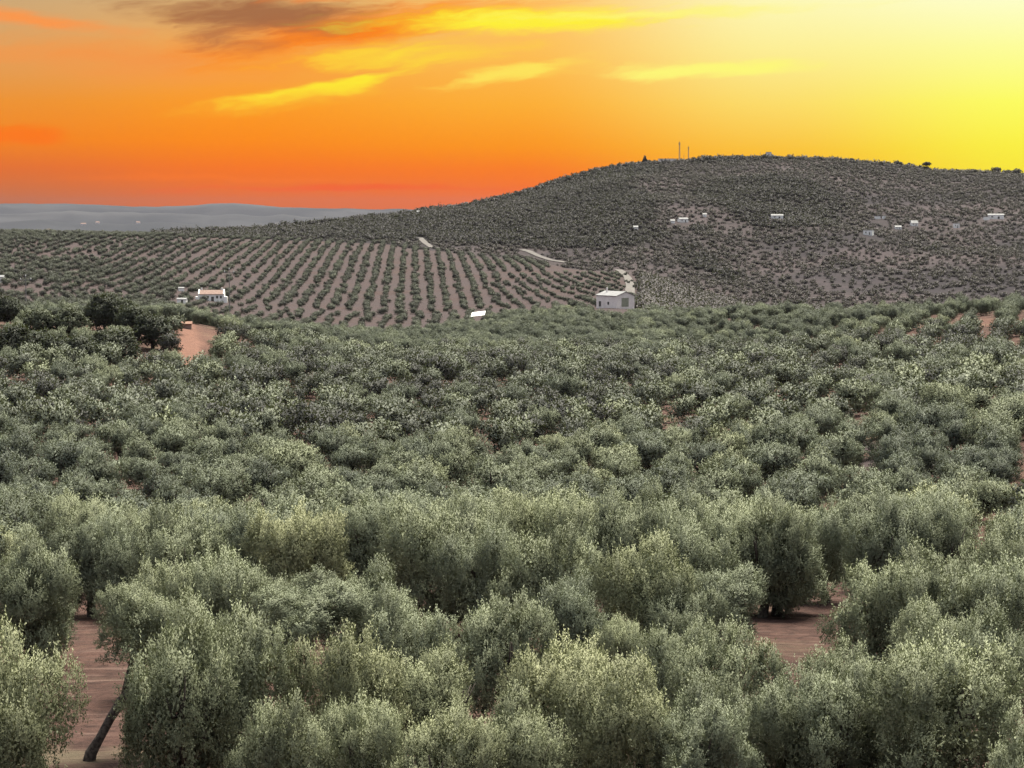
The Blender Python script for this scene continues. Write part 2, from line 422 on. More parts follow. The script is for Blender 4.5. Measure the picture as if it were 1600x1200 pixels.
def hill_z(X, Y):
    X = np.asarray(X, float); Y = np.asarray(Y, float)
    r = np.hypot(X, Y); th = np.arctan2(X, Y)
    dc = np.interp(th, HTH, HD); zc = np.interp(th, HTH, HZ); d0 = np.interp(th, FTH, FD)
    g0 = ground_z(np.sin(th) * d0, np.cos(th) * d0) - 1.0
    t = (r - d0) / (dc - d0)
    tt = np.clip(t, 0, 1)
    s = 0.55 * tt + 0.45 * tt * tt * (3 - 2 * tt)
    z = g0 + (zc - g0) * s
    z = np.where(t < 0, g0 + (r - d0) * 0.06, z)
    z = np.where(t > 1, zc - (r - dc) * 0.03 - ((r - dc) ** 2) * 0.00018, z)
    mid = np.clip(tt * (1 - tt) * 4, 0, 1)
    z = z + mid * (vnoise(X / 190.0, Y / 260.0, 21, 3) * 13.0 * np.clip((zc - g0) / 60.0, 0.1, 1.2))
    edge = np.clip((th - HTH[0]) / 0.03, 0, 1)
    return z - (1 - edge) * 25.0


def land_z(X, Y):
    return np.maximum(ground_z(X, Y), np.where(np.arctan2(X, Y) > HTH[0], hill_z(X, Y), -1e3))


def on_land(x, y, r0=60.0, r1=3200.0):
    """where the line of sight through a picture position meets the land"""
    u, v = px_dir(x, y); th = math.atan(u)
    r = np.arange(r0, r1, 1.5)
    X = np.sin(th) * r; Y = np.cos(th) * r
    z = land_z(X, Y); below = np.nonzero(z >= v * r)[0]
    k = below[0] if len(below) else len(r) - 1
    return Vector((float(X[k]), float(Y[k]), float(z[k])))


def at_dist(x, r):
    th = th_px(x); X, Y = math.sin(th) * r, math.cos(th) * r
    return Vector((X, Y, float(land_z(X, Y))))


def polar_mesh(name, ths, rs, zf, mat, closed=False):
    T, Rr = np.meshgrid(ths, rs, indexing='ij')
    X = np.sin(T) * Rr; Y = np.cos(T) * Rr; Z = zf(X, Y)
    V = np.stack([X, Y, Z], -1).reshape(-1, 3)
    nT, nR = T.shape
    a = np.arange(nT if closed else nT - 1)[:, None]; bb = np.arange(nR - 1)[None, :]
    a2 = (a + 1) % nT
    Fq = np.stack([a * nR + bb, a * nR + bb + 1, a2 * nR + bb + 1, a2 * nR + bb], -1).reshape(-1, 4)[:, ::-1]
    me = mesh_np(name, V, Fq[:, ::-1] if False else Fq, True, mat)
    return me, V


def ellipse_mask(V, spots):
    m = np.zeros(len(V))
    for (cxp, cyp, r_along, r_across) in spots:
        p = on_land(cxp, cyp)
        n = vnoise(V[:, 0] / 9.0, V[:, 1] / 9.0, 5) * 0.55
        d = np.sqrt(((V[:, 0] - p.x) / r_across) ** 2 + ((V[:, 1] - p.y) / r_along) ** 2) + n
        m = np.maximum(m, np.clip((1.15 - d) / 0.35, 0, 1))
    return m


thF = np.arange(-22, 22.01, 0.16)
thO = np.concatenate([np.arange(-180, -22, 4.0), thF, np.arange(24, 180, 4.0)])
rG = np.concatenate([[0.5, 15, 30, 45], np.arange(54, 130, 1.0), np.geomspace(130, 1700, 210), np.geomspace(1740, 12500, 45)])
me, V = polar_mesh('ground', np.radians(thO), rG, ground_z, M_soil, closed=True)
BARE = [(278, 505, 8, 3.5), (350, 512, 9, 3), (655, 521, 40, 5.0), (1540, 503, 24, 8), (1480, 508, 20, 6), (1420, 506, 20, 5), (1290, 500, 22, 4), (1190, 505, 14, 4)]
bare = ellipse_mask(V, BARE) * 0.4
pb = at_dist(291, 432); nb_ = vnoise(V[:, 0] / 6.0, V[:, 1] / 14.0, 6) * 0.5
bare = np.maximum(bare, np.clip((1.2 - np.sqrt(((V[:, 0] - pb.x * V[:, 1] / pb.y) / 2.7) ** 2 + ((V[:, 1] - pb.y) / 52.0) ** 2) - nb_) / 0.4, 0, 1))
pb = at_dist(340, 450); bare = np.maximum(bare, 0.45 * np.clip((1.1 - np.sqrt(((V[:, 0] - pb.x * V[:, 1] / pb.y) / 6.0) ** 2 + ((V[:, 1] - pb.y) / 30.0) ** 2) - nb_) / 0.4, 0, 1))
rV = np.hypot(V[:, 0], V[:, 1])
pale = np.clip((rV - 560) / 220, 0, 1)  # soil turns mauve with distance: haze and dim light painted in
pale = np.maximum(pale, ellipse_mask(V, [(1362, 700, 8, 2.0), (1365, 722, 8, 3.0), (1440, 712, 10, 4.5)]))
for nm, arr in (('bare', bare), ('pale', pale)):
    a = me.attributes.new(nm, 'FLOAT', 'POINT'); a.data.foreach_set('value', arr.astype(np.float32))
ground = link('ground', me); ground['kind'] = 'structure'


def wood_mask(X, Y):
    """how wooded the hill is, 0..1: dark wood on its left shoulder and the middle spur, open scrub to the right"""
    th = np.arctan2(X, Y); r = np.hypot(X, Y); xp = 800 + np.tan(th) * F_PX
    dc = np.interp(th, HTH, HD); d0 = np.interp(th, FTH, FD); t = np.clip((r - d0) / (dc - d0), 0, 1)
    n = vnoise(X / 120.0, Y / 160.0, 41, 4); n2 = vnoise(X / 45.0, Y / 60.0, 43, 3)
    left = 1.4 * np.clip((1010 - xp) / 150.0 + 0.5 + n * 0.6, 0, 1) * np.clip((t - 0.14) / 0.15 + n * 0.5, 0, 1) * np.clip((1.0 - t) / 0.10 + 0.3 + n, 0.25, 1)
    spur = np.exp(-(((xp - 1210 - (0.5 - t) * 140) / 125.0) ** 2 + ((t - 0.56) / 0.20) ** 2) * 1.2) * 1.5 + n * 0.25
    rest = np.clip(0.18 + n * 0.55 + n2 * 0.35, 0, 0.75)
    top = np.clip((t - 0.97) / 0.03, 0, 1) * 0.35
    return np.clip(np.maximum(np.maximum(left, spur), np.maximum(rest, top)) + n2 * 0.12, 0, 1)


rH = np.concatenate([np.arange(1150, 2420, 5.0), np.geomspace(2425, 3600, 24)])
thH = np.arange(HTH[0], math.radians(24), math.radians(0.14))
me, V = polar_mesh('hill', thH, rH, hill_z, M_hill)
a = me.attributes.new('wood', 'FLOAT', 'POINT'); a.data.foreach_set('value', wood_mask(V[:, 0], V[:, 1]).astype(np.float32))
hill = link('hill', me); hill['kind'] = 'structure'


# low ridges far off across the plain
def ridge(dist, crest, depth, seed, amp):
    ths = np.arange(math.radians(-24), math.radians(24), math.radians(0.12))
    rs = np.concatenate([np.linspace(dist - depth, dist, 22), np.linspace(dist, dist + depth, 6)[1:]])
    cth = np.array([th_px(x) for x, y in crest]); cz = np.array([px_dir(x, y)[1] * dist for x, y in crest])
    def zf(X, Y):
        th = np.arctan2(X, Y); r = np.hypot(X, Y)
        t = np.clip((r - (dist - depth)) / depth, 0, 1); t2 = np.clip((r - dist) / depth, 0, 1)
        top = np.interp(th, cth, cz) + vnoise(th * 90.0, th * 0, seed, 4) * amp
        zz = -135 + (top + 135) * (t * t * (3 - 2 * t)) * (1 - t2 * t2)
        return zz + vnoise(X / 500.0, Y / 500.0, seed + 1, 3) * amp * 0.8 * (1 - t ** 6)
    me, V = polar_mesh('far_hills', ths, rs, zf, M_plain)
    o = link('far_hills', me); o['kind'] = 'structure'
    return zf


far1 = ridge(9800, [(-700, 322), (0, 319), (100, 318), (200, 322), (300, 321), (365, 317), (420, 322), (520, 326), (640, 327), (900, 332), (2400, 330)], 1700, 61, 6)
far2 = ridge(7200, [(-700, 330), (0, 333), (150, 331), (330, 336), (480, 338), (640, 341), (2400, 345)], 1400, 71, 8)
far3 = ridge(4600, [(-700, 346), (0, 347), (40, 343), (110, 347), (200, 349), (260, 347), (310, 350), (380, 358), (480, 372), (2400, 380)], 1000, 81, 5)


# ------------------------------------------------------------------ foliage
def crown_mesh(name, seed, clusters, shoots, leaves, L, W, mat, R0=2.6, H=4.9, low=0.35, droop=0.15, shoot_len=(0.13, 0.30), lobes=None, sig=0.12, upness=0.9, core=(700, 0.34, 0.22), whole=0.30, leafn=0.22, lumps=(18, 0.46, 0.84)):
    g = np.random.default_rng(seed)
    if lobes is None:
        # a few main boughs of foliage, each knobbed with smaller rounded lumps
        big = [(g.uniform(-.2, .2), g.uniform(-.2, .2), 0.44 * H, 1.1, 1.3)]
        nb = int(g.integers(3, 5)); a0 = g.uniform(0, 6.28)
        for i in range(nb):
            a = a0 + 2 * math.pi * (i + g.uniform(-.25, .25)) / nb; q = g.uniform(0.9, 1.45); r = g.uniform(0.7, 1.05)
            big.append((math.cos(a) * q, math.sin(a) * q, g.uniform(0.30, 0.56) * H, r, r * g.uniform(0.95, 1.3)))
        lb = list(big)
        for i in range(6):                       # low skirt
            a = g.uniform(0, 6.28); q = g.uniform(1.2, 1.85); r = g.uniform(0.42, 0.7)
            lb.append((math.cos(a) * q, math.sin(a) * q, g.uniform(0.17, 0.30) * H, r, r * g.uniform(1.0, 1.3)))
        for i in range(lumps[0]):
            b_ = big[int(g.integers(0, len(big)))]; d_ = g.normal(size=3); d_ /= np.linalg.norm(d_)
            if d_[2] < -0.35: d_[2] *= -1
            r = g.uniform(lumps[1], lumps[2])
            lb.append((b_[0] + d_[0] * b_[3] * 1.22, b_[1] + d_[1] * b_[3] * 1.22, b_[2] + d_[2] * b_[4] * 1.12, r, r * g.uniform(1.0, 1.45)))
    else:
        lb = lobes
    lb = np.array(lb, float)
    # tuft centres on the outside of the lobes
    need = clusters; C = []; N = []; K = []
    pw = lb[:, 3] ** 2; pw /= pw.sum()
    while need > 0:
        k = g.choice(len(lb), size=need * 3, p=pw); d = g.normal(size=(need * 3, 3)); d /= np.linalg.norm(d, axis=1)[:, None]
        d[:, 2] = np.where((d[:, 2] < -0.3) & (g.random(len(d)) < 0.5), -d[:, 2], d[:, 2])
        rad = np.stack([lb[k, 3], lb[k, 3], lb[k, 4]], -1)
        depth = np.where(g.random(len(d)) < 0.86, g.uniform(0.84, 1.06, len(d)), g.uniform(0.6, 0.84, len(d)))
        p = lb[k, :3] + d * rad * depth[:, None]
        q = np.sqrt((((p[:, None, :] - lb[None, :, :3]) / np.stack([lb[:, 3], lb[:, 3], lb[:, 4]], -1)[None]) ** 2).sum(-1))
        inside = (q < 0.78).sum(1)
        keep = ((inside == 0) | (g.random(len(p)) < 0.14)) & (p[:, 2] > low)
        C.append(p[keep][:need]); N.append(d[keep][:need]); K.append(k[keep][:need]); need -= len(C[-1])
    C = np.concatenate(C); N = np.concatenate(N); K = np.concatenate(K)
    # shoots
    nS = len(C) * shoots
    c = np.repeat(C, shoots, 0) + g.normal(size=(nS, 3)) * np.array([sig, sig, sig * 1.3])
    nn = np.repeat(N, shoots, 0)
    hz = np.clip((c[:, 2] - 0.25 * H) / (0.5 * H), 0, 1)
    upv = np.zeros((nS, 3)); upv[:, 2] = -droop + (droop + upness) * hz
    tuft = np.repeat(g.normal(size=(len(C), 3)) * 0.25, shoots, 0)
    sd = nn * 0.65 + upv + tuft + g.normal(size=(nS, 3)) * 0.3
    sd /= np.linalg.norm(sd, axis=1)[:, None]
    sl = g.uniform(*shoot_len, nS) * np.where(g.random(nS) < 0.08, 1.6, 1.0) * (0.8 + 0.5 * hz)
    # leaves
    m = nS * leaves
    tpos = np.tile((np.arange(leaves) + 0.5) / leaves, nS) + g.uniform(-.5, .5, m) / leaves
    sdr = np.repeat(sd, leaves, 0)
    base = np.repeat(c, leaves, 0) + sdr * (np.repeat(sl, leaves) * tpos)[:, None] + g.normal(size=(m, 3)) * L * 0.15
    rd = g.normal(size=(m, 3)); rd /= np.linalg.norm(rd, axis=1)[:, None]
    ld = sdr * 0.75 + rd * 0.8; ld /= np.linalg.norm(ld, axis=1)[:, None]
    up = np.tile(np.array([0.0, 0.0, 1.0]), (m, 1)) + g.normal(size=(m, 3)) * 0.8
    sdv = np.cross(ld, up); sdv /= np.linalg.norm(sdv, axis=1)[:, None] + 1e-9
    ln = (L * g.uniform(0.7, 1.25, m))[:, None]; w = (W * g.uniform(0.75, 1.2, m))[:, None]
    V = np.stack([base, base + ld * ln * 0.45 + sdv * w * 0.5, base + ld * ln, base + ld * ln * 0.45 - sdv * w * 0.5], 1).reshape(-1, 3)
    # bigger leafy sprays inside the lobes, where the crown is too thick to see through
    nc, cL, cW = core
    k = g.choice(len(lb), size=nc, p=pw); d = g.normal(size=(nc, 3)); d /= np.linalg.norm(d, axis=1)[:, None]
    p = lb[k, :3] + d * np.stack([lb[k, 3], lb[k, 3], lb[k, 4]], -1) * g.uniform(0.45, 0.88, nc)[:, None]
    pk = p[:, 2] > low + 0.25; p = p[pk]; nc = len(p)
    e1 = g.normal(size=(nc, 3)); e1 /= np.linalg.norm(e1, axis=1)[:, None]
    e2 = np.cross(e1, g.normal(size=(nc, 3))); e2 /= np.linalg.norm(e2, axis=1)[:, None]
    kk = np.concatenate([np.repeat(np.repeat(K, shoots), leaves), k[pk]])
    V = np.concatenate([V, np.stack([p - e1 * cL * .5, p + e2 * cW * .5, p + e1 * cL * .5, p - e2 * cW * .5], 1).reshape(-1, 3)])
    # every leaf turned face outward, its shading normal leaning with the lump of foliage it sits on
    Q = V.reshape(-1, 4, 3); ctr = Q.mean(1)
    gn = np.cross(Q[:, 1] - Q[:, 0], Q[:, 2] - Q[:, 0]); gn /= np.linalg.norm(gn, axis=1)[:, None] + 1e-9
    on = (ctr - lb[kk, :3]) / np.stack([lb[kk, 3], lb[kk, 3], lb[kk, 4]], -1); on /= np.linalg.norm(on, axis=1)[:, None] + 1e-9
    flip = (gn * on).sum(1) < 0
    Q[flip] = Q[flip][:, ::-1]; gn[flip] *= -1
    cn = (ctr - np.array([0, 0, 0.36 * H])) / np.array([2.3, 2.3, 2.6]); cn /= np.linalg.norm(cn, axis=1)[:, None] + 1e-9
    nr = on * (0.8 * (1 - whole)) + cn * 0.8 * whole + gn * leafn + g.normal(size=on.shape) * 0.08; nr /= np.linalg.norm(nr, axis=1)[:, None]
    Fq = np.arange((m + nc) * 4).reshape(-1, 4)
    me = mesh_np(name, Q.reshape(-1, 3), Fq, True, mat)
    bo = g.uniform(0, 1, len(lb))[kk].astype(np.float32)
    at_ = me.attributes.new('bough', 'FLOAT', 'POINT'); at_.data.foreach_set('value', np.repeat(bo, 4))
    me.normals_split_custom_set_from_vertices(np.repeat(nr, 4, 0).astype(np.float32))
    return me


def trunk_mesh(name, seed, H=4.9, lean=(0, 0), thick=0.24):
    g = random.Random(seed); mb = MB()
    fz = g.uniform(0.9, 1.4)
    pts = [(0, 0, -0.4), (g.uniform(-.08, .08), g.uniform(-.08, .08), 0.1), (g.uniform(-.15, .15) + lean[0] * .4, g.uniform(-.15, .15) + lean[1] * .4, fz * 0.6), (g.uniform(-.2, .2) + lean[0], g.uniform(-.2, .2) + lean[1], fz)]
    mb.tube(pts, [thick * 1.5, thick * 1.2, thick * 0.9, thick * 0.95], 9)
    n = g.choice((3, 4)); a0 = g.uniform(0, 6.3)
    for i in range(n):
        a = a0 + 2 * math.pi * i / n + g.uniform(-.4, .4); q = g.uniform(0.7, 1.3)
        p0 = Vector(pts[-1]); p3 = p0 + Vector((math.cos(a) * q, math.sin(a) * q, H * 0.42))
        p1 = p0.lerp(p3, 0.35) + Vector((math.cos(a) * 0.25, math.sin(a) * 0.25, -0.15)); p2 = p0.lerp(p3, 0.7) + Vector((g.uniform(-.15, .15), g.uniform(-.15, .15), 0))
        mb.tube([p0 - Vector((0, 0, 0.1)), p1, p2, p3], [thick * .62, thick * .48, thick * .34, thick * .12], 7)
        for k in range(2):
            b = a + g.uniform(-1.2, 1.2); e = p2 + Vector((math.cos(b) * .8, math.sin(b) * .8, g.uniform(.3, .9)))
            mb.tube([p1.lerp(p2, 0.5 + 0.4 * k), p1.lerp(e, 0.6), e], [thick * .28, thick * .2, thick * .07], 5)
    return mb.mesh(name, M_bark, True)


NHI, NMID, NFAR = 7, 7, 6
HI = [crown_mesh(f'olive_crown_near_{i}', 100 + i, 330, 22, 9, 0.088, 0.038, M_leaf, sig=0.12, core=(8000, 0.13, 0.08)) for i in range(NHI)]
MID = [crown_mesh(f'olive_crown_mid_{i}', 200 + i, 260, 9, 5, 0.155, 0.072, M_leaf_mid, sig=0.13, core=(1800, 0.26, 0.17), whole=0.68, leafn=0.07) for i in range(NMID)]
FAR = [crown_mesh(f'olive_crown_far_{i}', 300 + i, 150, 5, 2, 0.32, 0.2, M_leaf_far, sig=0.15, core=(300, 0.5, 0.36), whole=0.75, leafn=0.05) for i in range(NFAR)]
TR = [trunk_mesh(f'olive_trunk_{i}', 400 + i) for i in range(5)]
OAKL = [(0, 0, 3.1, 2.2, 2.1), (1.5, .4, 2.6, 1.5, 1.5), (-1.5, -.3, 2.7, 1.5, 1.6), (.3, -1.5, 2.5, 1.5, 1.5), (-.2, 1.5, 2.6, 1.5, 1.5), (.8, -.5, 4.3, 1.3, 1.2), (-.9, .3, 4.2, 1.2, 1.1)]
OAK = [crown_mesh(f'oak_crown_{i}', 500 + i, 330, 5, 4, 0.34, 0.2, M_oak, H=5.6, low=0.3, core=(400, .6, .4), sig=.17, lobes=[(l[0] + random.uniform(-.3, .3), l[1] + random.uniform(-.3, .3), l[2] + random.uniform(-.2, .2), l[3], l[4]) for l in OAKL], droop=0.3, upness=0.4) for i in range(4)]
BUSH = [crown_mesh(f'scrub_bush_{i}', 600 + i, 44, 2, 1, 1.1, 0.75, M_scrub, low=0.1, sig=0.25, core=(24, 1.3, 1.0), whole=0.8, leafn=0.05) for i in range(5)]
SKYT = [crown_mesh(f'skyline_crown_{i}', 650 + i, 130, 4, 2, 0.6, 0.34, M_scrub, low=0.05, core=(80, .9, .7)) for i in range(3)]
tall_trunk = MB(); tall_trunk.tube([(0, 0, -1), (0.1, 0, 1.2), (0, 0.1, 3.2)], [.32, .24, .12], 7); TALL = tall_trunk.mesh('plain_trunk', M_bark, True)

# ------------------------------------------------------------------ olive trees close enough to be picked out
MEASURE = {}
for me in HI + MID + FAR:
    co = np.empty(len(me.vertices) * 3, np.float32); me.vertices.foreach_get('co', co); co = co.reshape(-1, 3)
    MEASURE[me.name] = (np.percentile(np.abs(co[:, :2]), 97), np.percentile(co[:, 2], 99.3))

G_NEAR, G_MID = 'olive trees on the near slope', 'olive trees in the rows below the near slope'
used_xy = []                                   # (x, y, radius) of every tree set by hand


def olive(loc, sx, sz, rz, mesh, trunk, tint, label, group):
    t_ = empty('olive_tree', loc, rz, (sx, sx, sz)); tag(t_, label, 'olive tree', group)
    k = link('trunk', trunk, t_); c_ = link('crown', mesh, t_); c_['tint'] = tint
    return t_


# (picture column, picture row of the top, width in picture px, distance, tint 0 dark .. 1 yellowish, label)
NEAR = [
    (-8, 995, 190, 56, .85, 'bright yellow-green olive tree cut off by the left edge at the bottom'),
    (292, 958, 150, 58, .62, 'olive tree in the front row directly right of the leaning dark trunk'),
    (358, 945, 150, 60, .6, 'tall broad olive tree in the front row left of the yellowish one'),
    (548, 988, 165, 60, .9, 'yellowish olive tree below the dark forked trunk'),
    (452, 1090, 120, 54, .65, 'low olive tree at the bottom edge below the forked trunk'),
    (682, 1022, 140, 63, .75, 'rounded olive tree at the bottom between two yellowish ones'),
    (572, 1102, 95, 54, .7, 'small olive tree top poking in at the bottom edge below yellowish tree'),
    (692, 1118, 105, 52, .8, 'low pale olive tree top at the bottom edge, left of centre'),
    (875, 1012, 170, 59, .95, 'bright olive tree right of the small red earth gap at the bottom'),
    (985, 1030, 165, 57, .9, 'broad bright olive tree at the bottom centre, cut by the lower edge'),
    (805, 1085, 120, 54, .7, 'olive tree at the bottom edge just left of the broad bright one'),
    (1048, 980, 105, 67, .55, 'upright olive tree behind the broad bright tree at the bottom centre'),
    (1128, 985, 110, 65, .6, 'olive tree just below left of the large red earth clearing'),
    (1090, 1085, 130, 56, .45, 'greyish olive tree at the bottom edge right of the broad bright tree'),
    (1225, 1050, 130, 60, .5, 'grey-green olive tree at the bottom below the large red clearing'),
    (1300, 1045, 150, 59, .5, 'wide grey olive tree at the bottom, right below the large red clearing'),
    (1338, 1012, 70, 64, .6, 'small olive tree on the lower right rim of the large red clearing'),
    (1480, 1012, 205, 58, .65, 'large rounded olive tree at the bottom, second from the right edge'),
    (1605, 1110, 90, 54, .6, 'olive tree at the bottom right corner, cut by the frame'),
    (1385, 1060, 60, 60, .4, 'narrow dark olive tree left of the large rounded one at bottom right'),
    (58, 882, 104, 90, .5, 'rounded olive tree left of the red earth gap beside the leaning trunk'),
    (40, 838, 125, 88, .55, 'olive tree by the left edge, behind the rounded one at the red gap'),
    (140, 812, 100, 106, .4, 'dark-based olive tree at the head of the left red earth gap'),
    (195, 818, 90, 104, .4, 'dull olive tree above the leaning trunk tree'),
    (286, 800, 108, 99, .55, 'dome-shaped olive tree left of the brown-topped one'),
    (372, 798, 80, 104, .35, 'dark olive tree squeezed between the dome-shaped and brown-topped ones'),
    (462, 800, 128, 98, 1.0, 'brown-topped olive tree on the left, tall and round'),
    (272, 882, 90, 79, .65, 'pale olive tree right behind the leaning trunk tree'),
    (350, 872, 110, 80, .55, 'grey olive tree behind the tall broad front row tree'),
    (400, 895, 80, 84, .5, 'olive tree between the tall broad front tree and the forked trunk'),
    (595, 885, 110, 79, .5, 'pale olive tree right of the forked trunk tree'),
    (675, 768, 142, 95, .6, 'tallest round olive tree left of centre, above the small red gap'),
    (760, 828, 90, 92, .4, 'grey olive tree right beside the tallest round one'),
    (855, 828, 105, 88, .6, 'olive tree with a bright crest at the centre of the near slope'),
    (905, 905, 100, 80, .3, 'dark-fronted olive tree just below the centre'),
    (636, 925, 140, 72, .5, 'wide-spreading grey olive tree left of the small red gap'),
    (785, 940, 120, 70, .55, 'olive tree just below the small red earth patch near the centre'),
    (965, 985, 58, 77, .7, 'smallest olive tree, standing alone before a red earth patch'),
    (1022, 838, 100, 85, .8, 'olive tree with a yellow tip right of centre'),
    (955, 778, 110, 99, .55, 'rounded olive tree behind the dark-fronted one right of centre'),
    (1124, 890, 160, 92, .4, 'dome-shaped dark olive tree left of the large red clearing'),
    (1062, 912, 90, 83, .45, 'olive tree half hidden left of the dark dome-shaped one'),
    (1218, 832, 140, 104, .45, 'big grey olive tree overhanging the top of the large red clearing'),
    (1292, 785, 108, 111, .4, 'dark-footed olive tree directly above the large red clearing'),
    (1390, 866, 112, 81, .6, 'olive tree at the right rim of the large red clearing'),
    (1490, 880, 125, 79, .55, 'spreading olive tree behind the one at the red clearing right rim'),
    (1575, 882, 105, 79, .5, 'olive tree by the right edge, level with the red clearing'),
    (1440, 948, 118, 72, .6, 'pale olive tree in front of the clearing rim tree'),
    (1545, 950, 110, 71, .5, 'olive tree above the small red patch at the right edge'),
    (1560, 810, 130, 94, .6, 'large olive tree at the right edge above the clearing level'),
    (1378, 778, 112, 103, .35, 'dark-gapped olive tree right above the clearing rim tree'),
    (1468, 768, 112, 105, .5, 'full round olive tree on the slope crest toward the right edge'),
    (1062, 795, 108, 97, .5, 'olive tree behind the dark dome-shaped one'),
    (1118, 768, 112, 105, .55, 'olive tree on the slope crest above the dark dome-shaped one'),
    (1195, 766, 108, 103, .6, 'olive tree on the slope crest above the big overhanging one'),
    (570, 768, 110, 106, .45, 'dark-based olive tree left behind the tallest round one'),
    (800, 756, 112, 107, .75, 'yellowish olive tree on the slope crest at the centre'),
    (888, 762, 108, 105, .7, 'pale round olive tree on the slope crest right of centre'),
    (740, 778, 90, 103, .55, 'olive tree on the slope crest right of the tallest round one'),
    (1025, 758, 100, 108, .55, 'olive tree on the slope crest behind the yellow-tipped one'),
]
for i, (xp, yt, wpx, d, tint, label) in enumerate(NEAR):
    u, v = px_dir(xp, yt)
    th = math.atan(u); loc = Vector((math.sin(th) * d, math.cos(th) * d, 0)); loc.z = float(ground_z(loc.x, loc.y))
    me = HI[(i * 3 + i // 7) % NHI]; rr, hh = MEASURE[me.name]
    W = wpx * d / F_PX; Ht = v * d - loc.z
    sz = min(max(Ht / hh, 0.7), 1.35); sx = min(max(W / 2 / rr * 1.06, (0.62 if xp < 600 and d < 62 else 0.72) * sz), 1.2 * sz)
    olive(loc, sx, sz, i * 2.399, me, TR[i % 5], tint, label, G_NEAR)
    used_xy.append((loc.x, loc.y, 2.4 * sx))


def special(xb, yb, dist, xc, yt, wpx, mesh, tint, label, pts, radii, forks, flat=None):
    """an olive whose bare trunk shows: trunk path in metres from its foot, crown over the trunk's head"""
    th = th_px(xb); loc = Vector((math.sin(th) * dist, math.cos(th) * dist, 0)); loc.z = float(ground_z(loc.x, loc.y))
    t_ = empty('olive_tree', loc); tag(t_, label, 'olive tree', G_NEAR)
    mb = MB(); mb.tube(pts, radii, 10)
    for f in forks: mb.tube(f[0], f[1], 7)
    mb.build('trunk', M_bark, t_, True)
    u, v = px_dir(xc, yt); rr, hh = MEASURE[mesh.name]
    s = wpx * dist / F_PX / 2 / rr * 1.06
    sz = flat or 0.85 * s + 0.1
    c_ = link('crown', mesh, t_); c_['tint'] = tint; c_.scale = (s, s, sz)
    c_.location = (u * dist - loc.x, 0.2, v * dist - loc.z - hh * sz)
    used_xy.append((loc.x + c_.location.x, loc.y, 2.4 * s))


special(120, 1165, 67, 228, 914, 138, HI[2], .6, 'olive tree on a long dark leaning trunk over red earth',
        [(0, 0, -.4), (.15, 0, .25), (.45, 0, .75), (.8, 0.05, 1.4), (1.15, .1, 1.95), (1.5, .1, 2.35), (1.9, .1, 3.2)], [.24, .2, .15, .15, .17, .15, .08],
        [([(1.3, .1, 2.15), (1.7, 0, 2.3), (2.3, -.1, 2.9)], [.13, .1, .05]), ([(1.2, .1, 2.0), (1.35, .2, 2.7), (1.5, .2, 3.4)], [.12, .1, .05])])
special(456, 1062, 74, 500, 905, 170, HI[5], .45, 'olive tree on a stout dark forked trunk behind the front row',
        [(0, 0, -.4), (0, 0, .3), (.05, 0, .8), (0.02, 0, 1.1)], [.34, .3, .27, .26],
        [([(0, 0, 1.0), (-.4, 0, 1.45), (-.75, 0, 2.1), (-.8, 0, 2.9)], [.2, .16, .13, .06]), ([(0.05, 0, 1.0), (.5, 0, 1.4), (1.0, 0, 1.8), (1.5, 0, 2.6)], [.2, .15, .12, .05]), ([(0, 0, 1.05), (.1, .1, 1.8), (.2, .2, 2.7)], [.18, .14, .06])], flat=0.62)

# ------------------------------------------------------------------ the rows beyond: spots for all the other olives
ORD = 'first second third fourth fifth sixth seventh eighth ninth tenth eleventh twelfth thirteenth fourteenth fifteenth sixteenth seventeenth eighteenth nineteenth twentieth'.split()


def to_px(X, Y, Z):
    Yc = Y * math.cos(PITCH) - Z * math.sin(PITCH); Zc = Z * math.cos(PITCH) + Y * math.sin(PITCH)
    return 800 + X / Yc * F_PX, 600 - Zc / Yc * F_PX


def gap_here(x, y):                              # bare places inside the groves, as places on the ground
    for (gx, gy, ra, rc) in GAPS:
        if ((x - gx * y / gy) / rc) ** 2 + ((y - gy) / ra) ** 2 < 1: return True
    return False


GAPS = []
for (gxp, gyp, ra, rc) in [(278, 505, 12, 5), (322, 540, 10, 3.5), (350, 513, 8, 3.5), (655, 521, 45, 4.5), (1530, 501, 16, 5), (1480, 506, 10, 4), (1285, 494, 20, 5), (1190, 505, 10, 4.5),
                           (1362, 703, 6, 2.6), ]:
    p = on_land(gxp, gyp); GAPS.append((p.x, p.y, ra, rc))
for (gxp, gd, ra, rc) in [(291, 422, 66, 3.0), (330, 455, 16, 3.0), (747, 755, 50, 5.5), (962, 775, 80, 9.5), (975, 840, 40, 8)]:
    p = at_dist(gxp, gd); GAPS.append((p.x, p.y, ra, rc))

